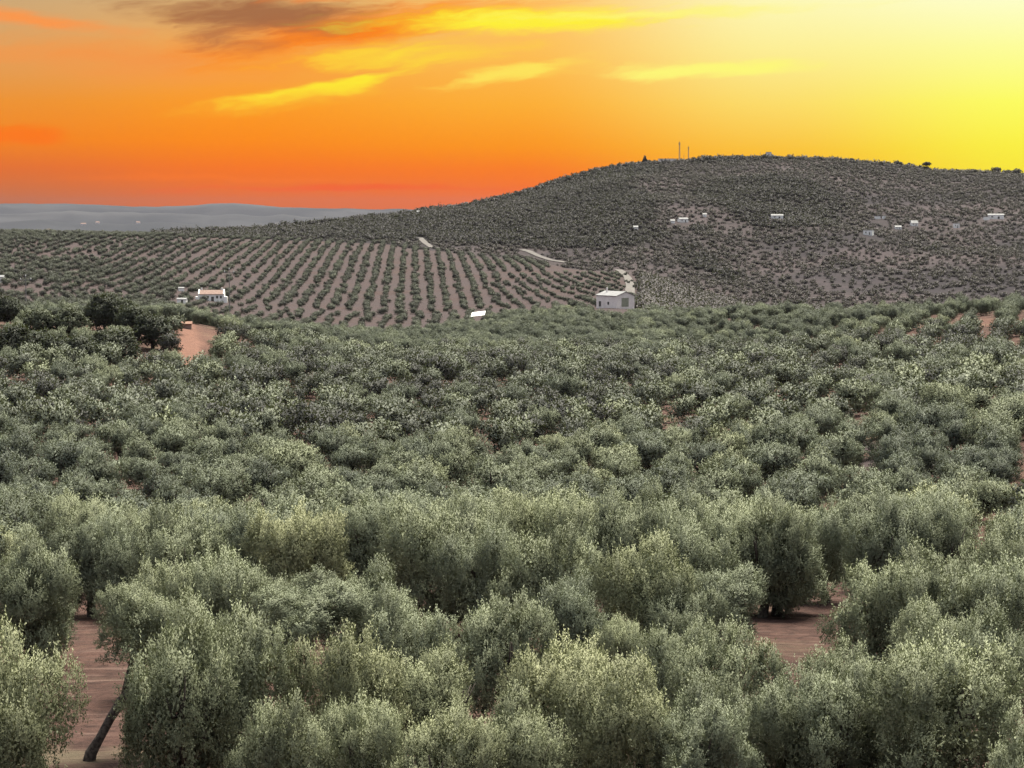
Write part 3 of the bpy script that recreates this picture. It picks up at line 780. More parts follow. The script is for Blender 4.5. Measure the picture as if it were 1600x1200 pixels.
individual, grove = [], []                       # individual: rows; grove: (x, y, s, sz, rz, tint)
d = 116.0; row = 0
MAX_IND = 300 - len(NEAR) - 2
n_ind = 0
while d < 860:
    sp = 7.6 + min(0.3, (d - 116) / 400.0)
    half = 0.285 * d + 14
    xs = np.arange(-half, half, sp) + (sp / 2 if row % 2 else 0) + rng.uniform(-0.6, 0.6)
    this = []
    for x in xs:
        X = x + rng.normal() * 0.6; Y = d + rng.normal() * 0.8
        if gap_here(X, Y): continue
        xp, yp = to_px(X, Y, float(ground_z(X, Y)))
        if d > 372 and d < 470 and xp < 265: continue                 # the oaks stand there
        thin = 0.04
        if 270 < xp < 420 and 370 < Y < 500: thin = 0.28
        if xp > 1130 and 400 < Y < 640: thin = 0.12 + 0.5 * float(vnoise(X / 26., Y / 26., 77)) + (0.14 if Y > 440 else 0)
        if xp > 1380 and 150 < Y < 260: thin = 0.02
        if xp < 300 and Y > 520: thin = 0.55
        if xp < 700 and Y > 640: continue
        if Y > 760 + max(0, (xp - 800)) * 0.08 or (xp > 1150 and Y > 660): continue
        if rng.random() < thin: continue
        s = rng.uniform(0.86, 1.24) * (0.92 if Y > 420 else 1.0); sz = s * rng.uniform(0.84, 1.04)
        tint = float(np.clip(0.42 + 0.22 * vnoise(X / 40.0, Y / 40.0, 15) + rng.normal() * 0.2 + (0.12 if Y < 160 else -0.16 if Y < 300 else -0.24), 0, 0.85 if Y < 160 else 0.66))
        this.append((X, Y, s, sz, rng.uniform(0, 6.28), tint, xp))
        if xp > 1330 and 150 < Y < 450 and rng.random() < 0.45 and not gap_here(X + sp * .5, Y + sp * .4):
            this.append((X + sp * .5, Y + sp * .4, s * .82, sz * .82, rng.uniform(0, 6.28), tint, xp + sp * .5 / Y * F_PX))
    inframe = sorted([q for q in this if -25 < q[6] < 1625], key=lambda q: q[6]); outside = [q for q in this if not -25 < q[6] < 1625]
    if n_ind + len(inframe) <= MAX_IND and row < 20:
        individual.append(inframe); n_ind += len(inframe); grove += outside
    else:
        n_ind = 10 ** 6 if n_ind < 10 ** 6 else n_ind
        grove += this
    d += sp * 0.90; row += 1

for r_i, rowl in enumerate(individual):
    for k, (X, Y, s, sz, rz, tint, xp) in enumerate(rowl):
        me = (HI if Y < 134 else MID)[int(rng.integers(0, NHI))]
        tone = 'dark' if tint < 0.28 else 'grey-green' if tint < 0.45 else 'silvery' if tint < 0.62 else 'yellowish'
        where = f'{ORD[k]} from the left' if k < len(rowl) / 2 else (f'{ORD[len(rowl) - 1 - k]} from the right' if k < len(rowl) - 1 else 'last on the right')
        if k == 0: where = 'first on the left'
        label = f'{tone} olive tree, {where} in the {ORD[r_i]} row beyond the near slope'
        olive((X, Y, float(ground_z(X, Y)) - 0.05), s, sz, rz, me, TR[(r_i + k) % 5], tint, label, G_MID)

# olives just outside the picture on either side of the near slope
for X0 in np.arange(-40, 41, 6.6):
    for Y0 in np.arange(36, 114, 6.4):
        X = X0 + rng.normal() * .5; Y = Y0 + rng.normal() * .5
        if abs(X) < 0.252 * Y + 3.4: continue
        grove.append((X, Y, rng.uniform(.95, 1.2), rng.uniform(.95, 1.15), rng.uniform(0, 6.28), 0.5, 0))


# ------------------------------------------------------------------ the mass of trees too many to pick out: instances on points
def scatter(name, label, cat, pts, sources, group_from_dist=None):
    """pts: list of (x, y, z, sx, sz, rz, tint, source index)"""
    P = np.array(pts, float)
    me = bpy.data.meshes.new(name); me.vertices.add(len(P)); me.vertices.foreach_set('co', P[:, :3].astype(np.float32).ravel())
    for nm, arr in (('rotz', P[:, 5]), ('tint', P[:, 6])):
        a = me.attributes.new(nm, 'FLOAT', 'POINT'); a.data.foreach_set('value', arr.astype(np.float32))
    a = me.attributes.new('siz', 'FLOAT_VECTOR', 'POINT'); a.data.foreach_set('vector', np.stack([P[:, 3], P[:, 3], P[:, 4]], -1).astype(np.float32).ravel())
    a = me.attributes.new('which', 'INT', 'POINT'); a.data.foreach_set('value', P[:, 7].astype(np.int32))
    o = link(name, me); o['kind'] = 'stuff'; o['label'] = label; o['category'] = cat
    ng = bpy.data.node_groups.new(name, 'GeometryNodeTree')
    ng.interface.new_socket('Geometry', in_out='INPUT', socket_type='NodeSocketGeometry'); ng.interface.new_socket('Geometry', in_out='OUTPUT', socket_type='NodeSocketGeometry')
    gi = ng.nodes.new('NodeGroupInput'); go = ng.nodes.new('NodeGroupOutput')
    iop = ng.nodes.new('GeometryNodeInstanceOnPoints'); gti = ng.nodes.new('GeometryNodeGeometryToInstance')
    for s_ in reversed(sources):
        so = bpy.data.objects.new(s_.name, s_)                 # kept out of the scene, only a source of geometry
        oi = ng.nodes.new('GeometryNodeObjectInfo'); oi.inputs['Object'].default_value = so; oi.inputs['As Instance'].default_value = True
        ng.links.new(oi.outputs['Geometry'], gti.inputs[0])
    def attr(nm, ty):
        n = ng.nodes.new('GeometryNodeInputNamedAttribute'); n.data_type = ty; n.inputs['Name'].default_value = nm
        return n.outputs['Attribute']
    cxyz = ng.nodes.new('ShaderNodeCombineXYZ'); ng.links.new(attr('rotz', 'FLOAT'), cxyz.inputs[2])
    e2r = ng.nodes.new('FunctionNodeEulerToRotation'); ng.links.new(cxyz.outputs[0], e2r.inputs[0])
    ng.links.new(gi.outputs[0], iop.inputs['Points'])
    join = ng.nodes.new('GeometryNodeJoinGeometry')
    for l in list(gti.inputs[0].links):
        ng.links.new(l.from_socket, join.inputs[0])
    ng.nodes.remove(gti)
    ng.links.new(join.outputs[0], iop.inputs['Instance'])
    iop.inputs['Pick Instance'].default_value = True
    ng.links.new(attr('which', 'INT'), iop.inputs['Instance Index'])
    ng.links.new(e2r.outputs[0], iop.inputs['Rotation']); ng.links.new(attr('siz', 'FLOAT_VECTOR'), iop.inputs['Scale'])
    ng.links.new(iop.outputs[0], go.inputs[0])
    md = o.modifiers.new('scatter', 'NODES'); md.node_group = ng
    return o


gx = np.array([[q[0], q[1]] for q in grove]); gz = ground_z(gx[:, 0], gx[:, 1])
pm, pf = [], []
for q, z in zip(grove, gz):
    dist = math.hypot(q[0], q[1])
    if dist < 470: pm.append((q[0], q[1], z - .05, q[2], q[3], q[4], q[5], rng.integers(0, NMID)))
    else: pf.append((q[0], q[1], z - .15, q[2], q[3], q[4], max(0, q[5] - 0.12), NMID + rng.integers(0, NFAR)))
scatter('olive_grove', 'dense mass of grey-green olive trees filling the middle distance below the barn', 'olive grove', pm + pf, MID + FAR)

# kept clear of trees: tracks and the ground before the small houses
TRACKS = [([(984, 459), (985, 448), (981, 435), (973, 426), (966, 422)], 5.0), ([(815, 391), (825, 393), (842, 401), (860, 407), (885, 411)], 4.5), ([(656, 372), (664, 380), (674, 387), (698, 390)], 4.5), ([(1040, 470), (1054, 465), (1068, 460)], 5.0)]
CLEAR = []
for pp, w in TRACKS:
    q = [on_land(*c_) for c_ in pp]
    for a_, b_ in zip(q[:-1], q[1:]):
        for i in range(8):
            e = a_.lerp(b_, i / 7); CLEAR.append((e.x, e.y, w * .5 + 2.2)); CLEAR.append((e.x * .985, e.y * .985, w * .5 + 1.5))
for xp_, yp_, w_ in [(1214, 341, 10), (1067, 347, 8), (1101, 339, 3), (993, 359, 3), (1051, 349, 3), (1357, 367, 8), (1403, 358, 5), (1428, 353, 6), (1494, 356, 5), (1556, 342, 14), (1541, 344, 4), (1371, 342, 5), (1381, 342, 3), (655, 335, 4), (420, 351, 5), (331, 470, 13), (285, 474, 4), (283, 455, 3), (-4, 441, 7)]:
    e = on_land(xp_, yp_)
    for k_ in (1.0, .994, .988): CLEAR.append((e.x * k_, e.y * k_, w_ * .5 + 2.5))
CLEAR = np.array(CLEAR)


def clear_here(x, y):
    return bool((((CLEAR[:, 0] - x) ** 2 + (CLEAR[:, 1] - y) ** 2) < CLEAR[:, 2] ** 2).any())


# the ruled rows on the slope across the valley
pts = []
for field, (ang_, sp_r, r_lo, r_hi, x_hi) in enumerate([(0.047, 8.0, 985, 1760, 905), (0.012, 7.8, 640, 975, 1010), (0.085, 7.4, 985, 1270, 1010)]):
    ca, sa = math.cos(ang_), math.sin(ang_)
    for i in range(-95, 95):
        for j in range(0, 185):
            a_ = i * sp_r + rng.normal() * 0.7; b_ = 600 + j * 7.6 + rng.normal() * 1.1
            X = a_ * ca - b_ * sa; Y = b_ * ca + a_ * sa
            xp = 800 + X / Y * F_PX
            if not -200 < xp < x_hi: continue
            r = math.hypot(X, Y)
            wob = 22 * float(vnoise(X / 60., Y / 60., 91))
            if r < r_lo + wob or r > r_hi + wob: continue
            if field == 2 and xp < 770 + wob * 2 or (field == 0 and xp > 770 + wob * 2 and r < 1275): continue
            if r < (640 if xp < 700 else 835) or (r < 760 and xp > 560): continue
            if xp > 860 and r > 1275 + wob: continue
            n_ = float(vnoise(X / 55., Y / 75., 95, 2))
            thin = 0.10 + max(0, n_) * 0.35
            if rng.random() < thin: continue
            hz_ = float(hill_z(X, Y)); gz_ = float(ground_z(X, Y))
            if hz_ > gz_ + 0.5 and r > 1560: continue
            s = rng.uniform(0.55, 0.86) * (1.22 if xp < 170 else 1.12 if xp < 270 else 1.0) * (1 - 0.22 * n_)
            if field == 2: s *= 0.85
            if clear_here(X, Y): continue
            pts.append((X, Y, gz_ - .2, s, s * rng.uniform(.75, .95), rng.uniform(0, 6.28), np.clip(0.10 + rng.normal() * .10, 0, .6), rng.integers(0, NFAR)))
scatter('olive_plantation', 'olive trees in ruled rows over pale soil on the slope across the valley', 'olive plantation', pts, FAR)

# scrub, wood and olives on the big hill and the valley floor before it
pts = []
cand = 110000
r_ = np.sqrt(rng.uniform(700 ** 2, 2330 ** 2, cand)); t_ = rng.uniform(math.radians(-13), math.radians(17.5), cand)
X = np.sin(t_) * r_; Y = np.cos(t_) * r_
zg = ground_z(X, Y); zh = hill_z(X, Y); wm = wood_mask(X, Y); xp = 800 + np.tan(t_) * F_PX
d0 = np.interp(t_, FTH, FD); dcr = np.interp(t_, HTH, HD)
keep_r = rng.random(cand); n1 = vnoise(X / 70., Y / 90., 51, 3)
for k in range(cand):
    onhill = zh[k] > zg[k] and t_[k] > HTH[0]
    if onhill:
        if r_[k] > dcr[k] + 22: continue
        dens = 0.36 + 0.22 * n1[k] + 0.60 * wm[k] + (0.5 if abs(r_[k] - dcr[k]) < 22 else 0)
        if keep_r[k] > dens or clear_here(X[k], Y[k]): continue
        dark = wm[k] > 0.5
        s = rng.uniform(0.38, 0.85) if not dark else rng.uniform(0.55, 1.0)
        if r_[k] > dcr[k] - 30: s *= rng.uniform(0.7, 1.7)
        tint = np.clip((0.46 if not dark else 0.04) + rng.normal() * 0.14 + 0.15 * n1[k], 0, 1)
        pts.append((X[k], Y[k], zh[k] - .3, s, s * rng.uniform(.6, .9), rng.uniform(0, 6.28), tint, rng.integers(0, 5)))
    elif r_[k] < d0[k] + 30 and xp[k] > 1000 and r_[k] > 700:
        if keep_r[k] > 0.80 + 0.2 * n1[k]: continue
        s = rng.uniform(0.75, 1.1)
        pts.append((X[k], Y[k], zg[k] - .3, s, s * rng.uniform(.65, .9), rng.uniform(0, 6.28), np.clip(0.45 + rng.normal() * .2, 0, 1), rng.integers(0, 5)))
scatter('hill_scrub', 'dark scrub woodland and scattered bushes covering the big hill', 'scrub', pts, BUSH)

# ------------------------------------------------------------------ dark oaks on the left knoll
OAKS = [(12, 384, 8.5, 7.4, 'dark holm oak at the left edge, lowest of the knoll clump'), (52, 388, 7.0, 6.6, 'dark holm oak second from the left edge in the knoll front row'),
        (88, 384, 7.0, 5.6, 'low dark holm oak in the middle of the knoll front row'), (120, 382, 7.0, 6.2, 'dark holm oak in the knoll front row before a dip'),
        (176, 386, 9.4, 7.2, 'broad grey-dark holm oak nearest the red earth patch, front row'), (150, 398, 6.0, 5.4, 'holm oak tucked behind the broad front row one'),
        (236, 424, 7.6, 7.6, 'tall black-green holm oak beside the terracotta-roofed hut'), (205, 440, 7.0, 7.4, 'black-green holm oak left of the tall one by the hut'),
        (160, 450, 7.5, 8.4, 'very dark holm oak standing highest on the knoll ridge'), (190, 455, 6.5, 7.4, 'dark holm oak on the knoll ridge right of the highest one'),
        (8, 462, 6.5, 6.6, 'dark round oak on the skyline of the knoll at the left edge'), (60, 430, 6.5, 6.4, 'paler oak behind the knoll front row, toward the left edge'),
        (105, 430, 7.0, 6.8, 'paler oak on the knoll ridge left of the highest one')]
for i, (xp_, dist, w, h, label) in enumerate(OAKS):
    p = at_dist(xp_, dist)
    t_o = empty('oak_tree', p, i * 1.7, (w / 5.3, w / 5.3, h / 6.0)); tag(t_o, label, 'oak tree', 'oaks on the left knoll')
    link('trunk', TALL, t_o); c_ = link('crown', OAK[i % 4], t_o); c_['tint'] = 0.95 if 'paler' in label else (0.6 if 'broad' in label else 0.1 + 0.12 * (i % 3))
# paler olives filling the knoll between the oaks
for i, (xp_, dist, s) in enumerate([(22, 420, 1.1), (85, 412, 1.1), (125, 412, 1.15), (182, 420, 1.1), (40, 445, 1.0), (240, 388, 0.8), (262, 384, 0.75)]):
    p = at_dist(xp_, dist); t_o = empty('olive_tree', p, i * 2.1, (s, s, s * 1.05))
    tag(t_o, ['pale olive behind the first oaks at the left edge of the knoll', 'pale olive between oaks in the knoll middle', 'pale olive just left of the highest knoll oak', 'pale olive below the ridge oaks near the hut',
              'pale olive on the knoll ridge near the left edge', 'small tree under the tall oak left of the red patch', 'small flat-topped tree beside the red earth patch'][i], 'olive tree', 'olives on the left knoll')
    link('trunk', TR[i % 5], t_o); c_ = link('crown', MID[i % NMID], t_o); c_['tint'] = 0.4


# ------------------------------------------------------------------ buildings
def gable_house(name, loc, rz, w, dp, h, rise, wall_m, roof_m, label, cat, group=None, over=0.25, windows=(), doors=(), chimneys=(), flat=False):
    """long side along local x, front facing local -y"""
    o = empty(name, loc, rz); tag(o, label, cat, group)
    mb = MB(); x, y = w / 2, dp / 2
    if flat:
        mb.box((0, 0, h / 2 - .4), (w, dp, h + .8)); mb.build('wall', wall_m, o)
        m2 = MB(); m2.box((0, 0, h + .1), (w + over, dp + over, .2)); m2.build('roof', roof_m, o)
    else:
        mb.poly([(-x, -y, -.8), (x, -y, -.8), (x, y, -.8), (-x, y, -.8), (-x, -y, h), (x, -y, h), (x, y, h), (-x, y, h), (-x, 0, h + rise), (x, 0, h + rise)],
                [(0, 3, 2, 1), (0, 1, 5, 4), (2, 3, 7, 6), (1, 2, 6, 9, 5), (3, 0, 4, 8, 7), (4, 5, 9, 8), (6, 7, 8, 9)])
        mb.build('wall', wall_m, o)
        m2 = MB(); q = over; k = rise / y; t = .14
        for sgn in (-1, 1):
            e = (y + q) * sgn
            P = [(-x - q, e, h - q * k + .02), (x + q, e, h - q * k + .02), (x + q, 0, h + rise + .02), (-x - q, 0, h + rise + .02)]
            P += [(a_, b_, c_ + t) for a_, b_, c_ in P]
            m2.poly(P, [(0, 1, 2, 3), (7, 6, 5, 4), (0, 4, 5, 1), (1, 5, 6, 2), (2, 6, 7, 3), (3, 7, 4, 0)])
        ro = m2.build('roof', roof_m, o)
        for (cx_, cy_, cw, ch) in chimneys:
            m3 = MB(); zr = h + rise * (1 - abs(cy_) / y); m3.box((cx_, cy_, zr + ch / 2 - .3), (cw, cw, ch + .6)); m3.box((cx_, cy_, zr + ch + .06), (cw + .2, cw + .2, .12)); m3.build('chimney', wall_m, ro)
    for (wx_, wz_, ww, wh) in windows:
        m3 = MB(); m3.box((wx_, -y - .01, wz_), (ww, .10, wh)); wn = m3.build('window', M_dark, o)
        m4 = MB(); m4.box((wx_, -y - .06, wz_ - wh / 2 - .06), (ww + .3, .24, .1)); m4.build('sill', wall_m, wn)
    for (wx_, ww, wh, mt) in doors:
        m3 = MB(); m3.box((wx_, -y - .02, wh / 2), (ww, .12, wh)); m3.build('door', mt, o)
    return o


def box_side_door(o, x, yc, ww, wh, mat, name='door'):
    m3 = MB(); m3.box((x, yc, wh / 2), (.12, ww, wh)); return m3.build(name, mat, o)


# the pale barn: gable end with the big door to the right, long side to the left
p = at_dist(962, 800); p.z += 0.5
barn = empty('barn', p, R(-52)); tag(barn, 'pale pink-white farm barn with low gable roof and large grey-green door', 'barn')
hw, hd, hh_, rs_ = 6.0, 4.6, 4.2, 1.5       # half length (x, ridge direction), half width
mb = MB()
mb.poly([(-hw, -hd, -1.5), (hw, -hd, -1.5), (hw, hd, -1.5), (-hw, hd, -1.5), (-hw, -hd, hh_), (hw, -hd, hh_), (hw, hd, hh_), (-hw, hd, hh_), (-hw, 0, hh_ + rs_), (hw, 0, hh_ + rs_)],
        [(0, 3, 2, 1), (0, 1, 5, 4), (2, 3, 7, 6), (1, 2, 6, 9, 5), (3, 0, 4, 8, 7), (4, 5, 9, 8), (6, 7, 8, 9)])
mb.build('wall', M_pink, barn)
m2 = MB()
for sgn in (-1, 1):
    P = [(-hw - .3, (hd + .3) * sgn, hh_ - .08), (hw + .3, (hd + .3) * sgn, hh_ - .08), (hw + .3, 0, hh_ + rs_ + .02), (-hw - .3, 0, hh_ + rs_ + .02)]; P += [(a_, b_, c_ + .16) for a_, b_, c_ in P]
    m2.poly(P, [(0, 1, 2, 3), (7, 6, 5, 4), (0, 4, 5, 1), (1, 5, 6, 2), (2, 6, 7, 3), (3, 7, 4, 0)])
ro = m2.build('roof', M_sheet, barn)
m3 = MB(); m3.box((-3.6, -1.2, hh_ + rs_ + .6), (.45, .45, 1.9)); m3.build('chimney', M_pink, ro)
box_side_door(barn, hw + .02, -0.2, 3.6, 3.4, M_door)
m3 = MB(); m3.box((1.2, -hd - .02, 1.3), (.9, .12, 1.1)); m3.build('window', M_dark, barn)
m3 = MB(); m3.box((-3.8, -hd - .02, 0.9), (1.2, .12, 2.0)); m3.build('door', M_dark, barn)

# the farmhouse across the valley with raised white gable ends
p = on_land(331, 470)
fh = empty('farmhouse', p, R(4)); tag(fh, 'white farmhouse with brownish tiled roof and raised white gable ends', 'house')
mb = MB(); mb.box((0, 0, 1.2), (11.6, 7, 4.4)); mb.build('wall', M_white, fh)
for sgn in (-1, 1):
    mb = MB(); mb.poly([(sgn * 5.6, -3.8, -1), (sgn * 5.6, 3.8, -1), (sgn * 5.6, 3.8, 3.7), (sgn * 5.6, 0, 5.6), (sgn * 5.6, -3.8, 3.7), (sgn * 6.2, -3.8, -1), (sgn * 6.2, 3.8, -1), (sgn * 6.2, 3.8, 3.7), (sgn * 6.2, 0, 5.6), (sgn * 6.2, -3.8, 3.7)],
            [(0, 1, 2, 3, 4), (9, 8, 7, 6, 5), (0, 5, 6, 1), (1, 6, 7, 2), (2, 7, 8, 3), (3, 8, 9, 4), (4, 9, 5, 0)]); mb.build('gable_wall', M_white, fh)
m2 = MB()
for sgn in (-1, 1):
    P = [(-5.58, 3.9 * sgn, 3.2), (5.58, 3.9 * sgn, 3.2), (5.58, 0, 5.1), (-5.58, 0, 5.1)]; P += [(a_, b_, c_ + .15) for a_, b_, c_ in P]
    m2.poly(P, [(0, 1, 2, 3), (7, 6, 5, 4), (0, 4, 5, 1), (1, 5, 6, 2), (2, 6, 7, 3), (3, 7, 4, 0)])
ro = m2.build('roof', M_tile, fh)
for cx_ in (-4.8, 4.9):
    m3 = MB(); m3.box((cx_, .3, 5.5), (.7, .7, 1.6)); m3.build('chimney', M_white, ro)
for wx_ in (-3.9, -1.6, 2.8, 4.6):
    m3 = MB(); m3.box((wx_, -3.52, 1.9), (.9, .12, 1.2)); m3.build('window', M_dark, fh)
m3 = MB(); m3.box((.6, -3.52, 1.0), (1.3, .12, 2.2)); m3.build('door', M_dark, fh)
for sgn in (-1, 1):
    m3 = MB(); m3.box((sgn * 6.9, -1.6, .6), (1.3, 4.5, 3.0)); m3.build('annex', M_white, fh)
p = on_land(285, 474)
gable_house('shed', p, R(-10), 4.2, 3, 1.9, .5, M_white, M_sheet, 'small white shed left below the white farmhouse', 'shed', doors=[(0.4, 1.0, 1.6, M_dark)])
p = on_land(283, 455)
gable_house('shed', p, R(20), 2.6, 2.2, 1.5, .4, M_white, M_sheet, 'tiny white hut on the slope up left of the farmhouse', 'shed')
p = on_land(-4, 441)
gable_house('white_house', p, R(8), 6.5, 5, 2.6, .7, M_white, M_sheet, 'white house wall cut off by the left edge across the valley', 'house', windows=[(1.2, 1.5, .7, .8)])

# the terracotta-roofed hut on the knoll
p = at_dist(277, 470)
gable_house('hut', p + Vector((0, 0, -.2)), R(6), 5.6, 3.4, 0.9, .4, M_tile, M_terra, 'low terracotta-roofed hut behind the red earth patch', 'hut', doors=[(0, .9, 1.7, M_dark)])

# the open shelter with its white sloping roof
p = at_dist(747, 775)
sh = empty('shelter', p, R(12)); tag(sh, 'open shelter with bright white sloping sheet roof among the olives', 'shelter')
mb = MB(); P = [(-3.4, -2.6, 2.7), (1.9, -2.6, 3.25), (3.4, 2.6, 4.55), (-1.9, 2.6, 4.0)]; P += [(a_, b_, c_ + .12) for a_, b_, c_ in P]
mb.poly(P, [(0, 3, 2, 1), (4, 5, 6, 7), (0, 1, 5, 4), (1, 2, 6, 5), (2, 3, 7, 6), (3, 0, 4, 7)]); mb.build('roof', M_bright, sh)
for (a_, b_, c_) in P[:4]:
    mb = MB(); mb.box((a_ * .93, b_ * .93, c_ / 2 - .5), (.16, .16, c_ + .9)); mb.build('post', M_pole, sh)

# small white houses scattered on the hill
HH = [(1214, 341, 9.5, 4.0, 2.2, 0, 'long white building on the dark middle of the hill'), (1067, 347, 7.5, 4, 2.4, 20, 'white cottage on the hill in the woods above the barn'),
      (1105 - 4, 339, 3, 2.5, 1.8, 0, 'tiny white hut right above the cottage in the hill woods'), (993, 359, 3.4, 3, 2.0, 10, 'small pale hut lowest in the hill woods above the barn'),
      (1051, 349, 3.2, 2.6, 1.9, 0, 'tiny white hut just left of the cottage in the hill woods'),
      (1357, 367, 7, 5, 3.4, -22, 'white boxy house lowest on the right half of the hill'), (1403, 358, 5, 3.5, 1.6, 0, 'low white shed between two small houses on the right of the hill'),
      (1428, 353, 5.5, 4, 2.2, 12, 'white house with a pointed roof on the right of the hill'), (1494, 356, 4.6, 4, 3.4, 0, 'small cube-like white house on the right of the hill'),
      (1556, 342, 13, 6, 3.2, -14, 'largest white house on the hill, near the right edge'), (1541, 344, 4, 4, 2.6, 5, 'white annex block beside the largest white house on the hill'),
      (1371, 342, 4.5, 3.5, 2.0, 0, 'small greyish house above the white boxy one on the hill'), (1381, 342, 2.6, 2.6, 2.4, 0, 'tiny white tower beside the greyish house on the hill'),
      (655, 327 + 8, 4, 3, 2.4, 0, 'pale hut near the crest at the low end of the hill'), (420, 352 - 1, 5, 4, 2.6, 0, 'pale house at the foot of the hill far left')]
for (xp_, yp_, w, dp, h, rz, label) in HH:
    p = on_land(xp_, yp_)
    flat = 'boxy' in label or 'cube' in label or 'tower' in label or 'annex' in label
    rise = 1.9 if 'pointed' in label else .9
    gable_house('white_house', p, R(rz), w, dp, h, rise, M_white, M_sheet, label, 'house', 'white houses on the hill',
                windows=[(-w * .22, h * .55, w * .13, h * .3)] if w > 4.5 else (), doors=[(w * .18, w * .12, h * .6, M_dark)] if w > 4.5 else (), flat=flat)
# hamlet across the plain
for k, (xp_, yf, dist, zf, w, label) in enumerate([(75, 351, 4330, far3, 15, 'white far farmhouse on the hazy plain, nearest the left edge'), (130, 0, 4480, far3, 18, 'long pale roof in the far hamlet on the hazy plain'),
                                         (152, 0, 4500, far3, 13, 'pale far house in the middle of the hazy hamlet'), (215, 0, 4520, far3, 14, 'pale far house at the right end of the hazy hamlet')]):
    th = th_px(xp_); X_, Y_ = math.sin(th) * dist, math.cos(th) * dist
    gable_house('far_house', (X_, Y_, float(zf(np.array(X_), np.array(Y_)))), .2 * k, w * .6, 7, 3.2, 1.6, M_pink, M_tile, label, 'house', 'houses on the far plain')

# ------------------------------------------------------------------ hilltop: masts, station building, tower, skyline trees
def mast(xp_, ytop, label, w):
    th = th_px(xp_); dist = float(np.interp(th, HTH, HD)) - 4; p = at_dist(xp_, dist)
    top = px_dir(xp_, ytop)[1] * dist; h = top - p.z
    o = empty('radio_mast', p); tag(o, label, 'mast', 'radio masts on the hilltop')
    mb = MB()
    for a_ in range(3):
        t = a_ * 2.094; mb.tube([(math.cos(t) * w, math.sin(t) * w, -1), (math.cos(t) * w * .55, math.sin(t) * w * .55, h * .93)], [w * .28, w * .22], 5)
    mb.build('mast_legs', M_steel, o)
    mb = MB(); n = max(3, int(h / 1.6))
    for i in range(n):
        z0, z1 = h * .93 * i / n, h * .93 * (i + 1) / n
        for a_ in range(3):
            t, t2 = a_ * 2.094, (a_ + 1) * 2.094; k0 = w * (1 - .45 * i / n); k1 = w * (1 - .45 * (i + 1) / n)
            mb.tube([(math.cos(t) * k0, math.sin(t) * k0, z0), (math.cos(t2) * k1, math.sin(t2) * k1, z1)], [w * .15, w * .15], 4)
    mb.build('bracing', M_steel, o)
    mb = MB(); mb.tube([(0, 0, h * .90), (0, 0, h)], [w * .3, w * .12], 5); mb.build('antenna', M_steel, o)
    if h > 12:
        for s_ in (-1, 1):
            mb = MB(); mb.tube([(s_ * w * .8, -.2, h * .80), (s_ * w * .8, -.2, h * .9)], [.22, .22], 6); mb.build('panel_antenna', M_steel, o)


mast(1061, 220, 'tallest radio mast on the hilltop', .8)
mast(1075, 228, 'second tallest radio mast, just right of the tallest one', .65)
mast(1068, 241, 'short thin aerial between the two tall radio masts', .25)
mast(1187, 237, 'short thin mast beside the square hilltop tower', .3)
p = at_dist(1042, 2222)
gable_house('station_building', p + Vector((0, 0, 0)), 0.0, 19, 7, 4.2, 1, M_pink, M_sheet, 'long low flat-roofed building on the hilltop left of the masts', 'building', windows=[(-6, 2.4, 1.4, 1.2), (-2, 2.4, 1.4, 1.2), (2, 2.4, 1.4, 1.2)], doors=[(6, 1.2, 2.2, M_dark)], flat=True)
p = at_dist(1200, 2250)
gable_house('tower', p, 0.0, 5.6, 5, 6.8, 1, M_pink, M_sheet, 'square squat tower breaking the hilltop skyline', 'tower', windows=[(0, 4.2, 1.0, 1.4)], flat=True)
for i, (xp_, w, h, label) in enumerate([(1007, 6.5, 9.5, 'pointed conifer on the hilltop skyline left of the masts'), (1084, 6, 5, 'round bush beside the radio masts on the skyline'), (1447, 9, 9, 'umbrella-shaped tree on the skyline, rising above the right shoulder'),
                                        (1402, 11, 7, 'wide tree clump on the skyline left of the umbrella-shaped tree'), (1418, 7, 6, 'low tree on the skyline just left of the umbrella-shaped tree'),
                                        (1556, 11, 8.5, 'round tree on the skyline near the right edge'), (1587, 12, 8, 'broad tree on the skyline at the right edge'), (1520, 8, 5, 'low tree on the skyline left of the round one near the edge'),
                                        (1573, 8, 6, 'tree between the round and the broad one on the right skyline'), (1158, 6, 5, 'small round tree on the skyline left of the tower'), (1131, 6, 5, 'small tree on the skyline between masts and tower'),
                                        (1330, 6, 5, 'small tree on the skyline far right of the tower'), (745, 8, 6.5, 'tree on the skyline low on the left slope of the hill'), (660, 8, 6, 'tree where the hill meets the hazy plain'), (955, 6, 5, 'small bush on the skyline left of the conifer')]):
    th = th_px(xp_); dist = float(np.interp(th, HTH, HD)) - 3; p = at_dist(xp_, dist)
    o = empty('skyline_tree', p, i * 1.3, (w / 5.4, w / 5.4, h / 5.0)); tag(o, label, 'tree', 'trees on the hill skyline')
    link('trunk', TALL, o)
    if label.startswith('pointed conifer'):
        cm = crown_mesh('conifer_crown', 777, 140, 4, 2, .6, .34, M_scrub, H=4.9, low=.5, lobes=[(0, 0, 1.3, 2.1, .9), (0, 0, 2.2, 1.5, .8), (0, 0, 3.1, 1.05, .8), (0, 0, 4.1, .5, .8)], droop=.4, upness=.2)
    elif label.startswith('umbrella'):
        cm = crown_mesh('umbrella_crown', 778, 140, 4, 2, .6, .34, M_scrub, H=4.9, low=2.6, lobes=[(0, 0, 3.7, 1.8, .8), (1.3, 0, 3.5, 1.3, .7), (-1.2, .2, 3.6, 1.3, .7)], droop=.1, upness=.4)
    else: cm = SKYT[i % 3]
    c_ = link('crown', cm, o); c_['tint'] = 0.1


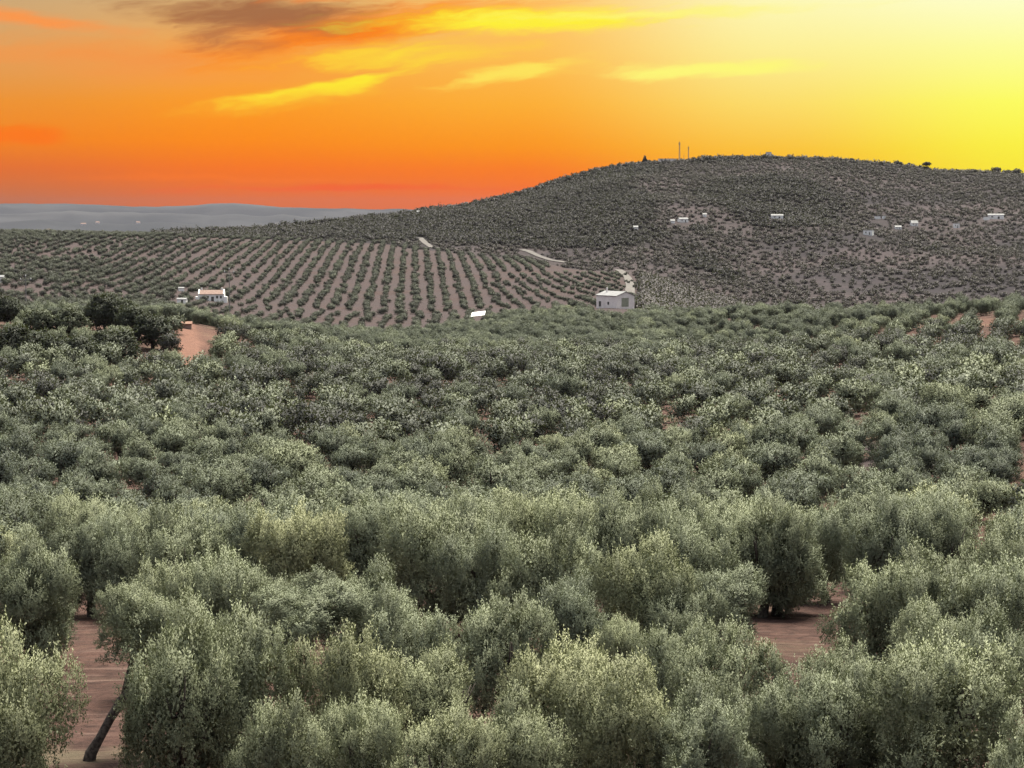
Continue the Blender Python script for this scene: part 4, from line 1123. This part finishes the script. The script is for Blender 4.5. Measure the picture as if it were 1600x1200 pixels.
# ------------------------------------------------------------------ tracks and power poles
def track(name, pts_px, w):
    pts = [on_land(*q) if len(q) == 2 else at_dist(q[0], q[1] if q[1] > 600 else 900) for q in pts_px]
    dense = []
    for a_, b_ in zip(pts[:-1], pts[1:]):
        n = max(2, int((b_ - a_).length / 4))
        for i in range(n): dense.append(a_.lerp(b_, i / n))
    dense.append(pts[-1])
    V_, F_ = [], []
    for i, p in enumerate(dense):
        dd = (dense[min(i + 2, len(dense) - 1)] - dense[max(i - 2, 0)]); dd.z = 0; dd.normalize(); nrm = Vector((-dd.y, dd.x, 0))
        for j in range(4):
            q = p + nrm * (w * (j / 3 - .5)); V_.append((q.x, q.y, float(land_z(q.x, q.y)) + 0.45))
    for i in range(len(dense) - 1):
        for j in range(3): F_.append((i * 4 + j, i * 4 + j + 1, (i + 1) * 4 + j + 1, (i + 1) * 4 + j))
    o = link(name, mesh_np(name, V_, F_, True, M_track)); o['kind'] = 'structure'


for pp, w in TRACKS: track('dirt_road', pp, w)


def power_pole(xp_, dist, ytop, label):
    p = at_dist(xp_, dist); h = px_dir(xp_, ytop)[1] * dist - p.z
    o = empty('power_pole', p, R(20)); tag(o, label, 'power pole', 'power poles across the valley')
    mb = MB(); mb.tube([(0, 0, -1), (0, 0, h)], [.24, .14], 8); mb.build('pole', M_pole, o)
    mb = MB(); mb.box((0, 0, h - 1.4), (4.4, .18, .2)); mb.build('crossarm', M_pole, o)
    for a_ in (-2.1, 0, 2.1):
        z0 = h - 1.3 if a_ else h
        mb = MB(); mb.tube([(a_, 0, z0), (a_, 0, z0 + .2), (a_, 0, z0 + .8)], [.12, .22, .12], 8); mb.build('insulator', M_bright, o)


power_pole(357, 930, 421, 'tall pale power pole with white insulators right of the farmhouse')
power_pole(38, 880, 432, 'pale power pole near the left edge across the valley')

# ------------------------------------------------------------------ haze over the valley and the plain
mh = bpy.data.materials.new('haze'); mh.use_nodes = True; ht = NT(mh.node_tree); ht.n.clear()
pv = ht.n.new('ShaderNodeVolumePrincipled'); pv.inputs['Color'].default_value = (0.20, 0.19, 0.25, 1); pv.inputs['Density'].default_value = 2.5e-5; pv.inputs['Anisotropy'].default_value = 0.0
ho = ht.n.new('ShaderNodeOutputMaterial'); ht.l.new(pv.outputs[0], ho.inputs['Volume'])
mb = MB(); mb.box((0, 0, (-150 + 80) / 2), (26400, 26400, 230)); hz = mb.build('haze', mh); hz['kind'] = 'stuff'; hz['label'] = 'thin blue-grey evening haze over the valley'; hz['category'] = 'haze'
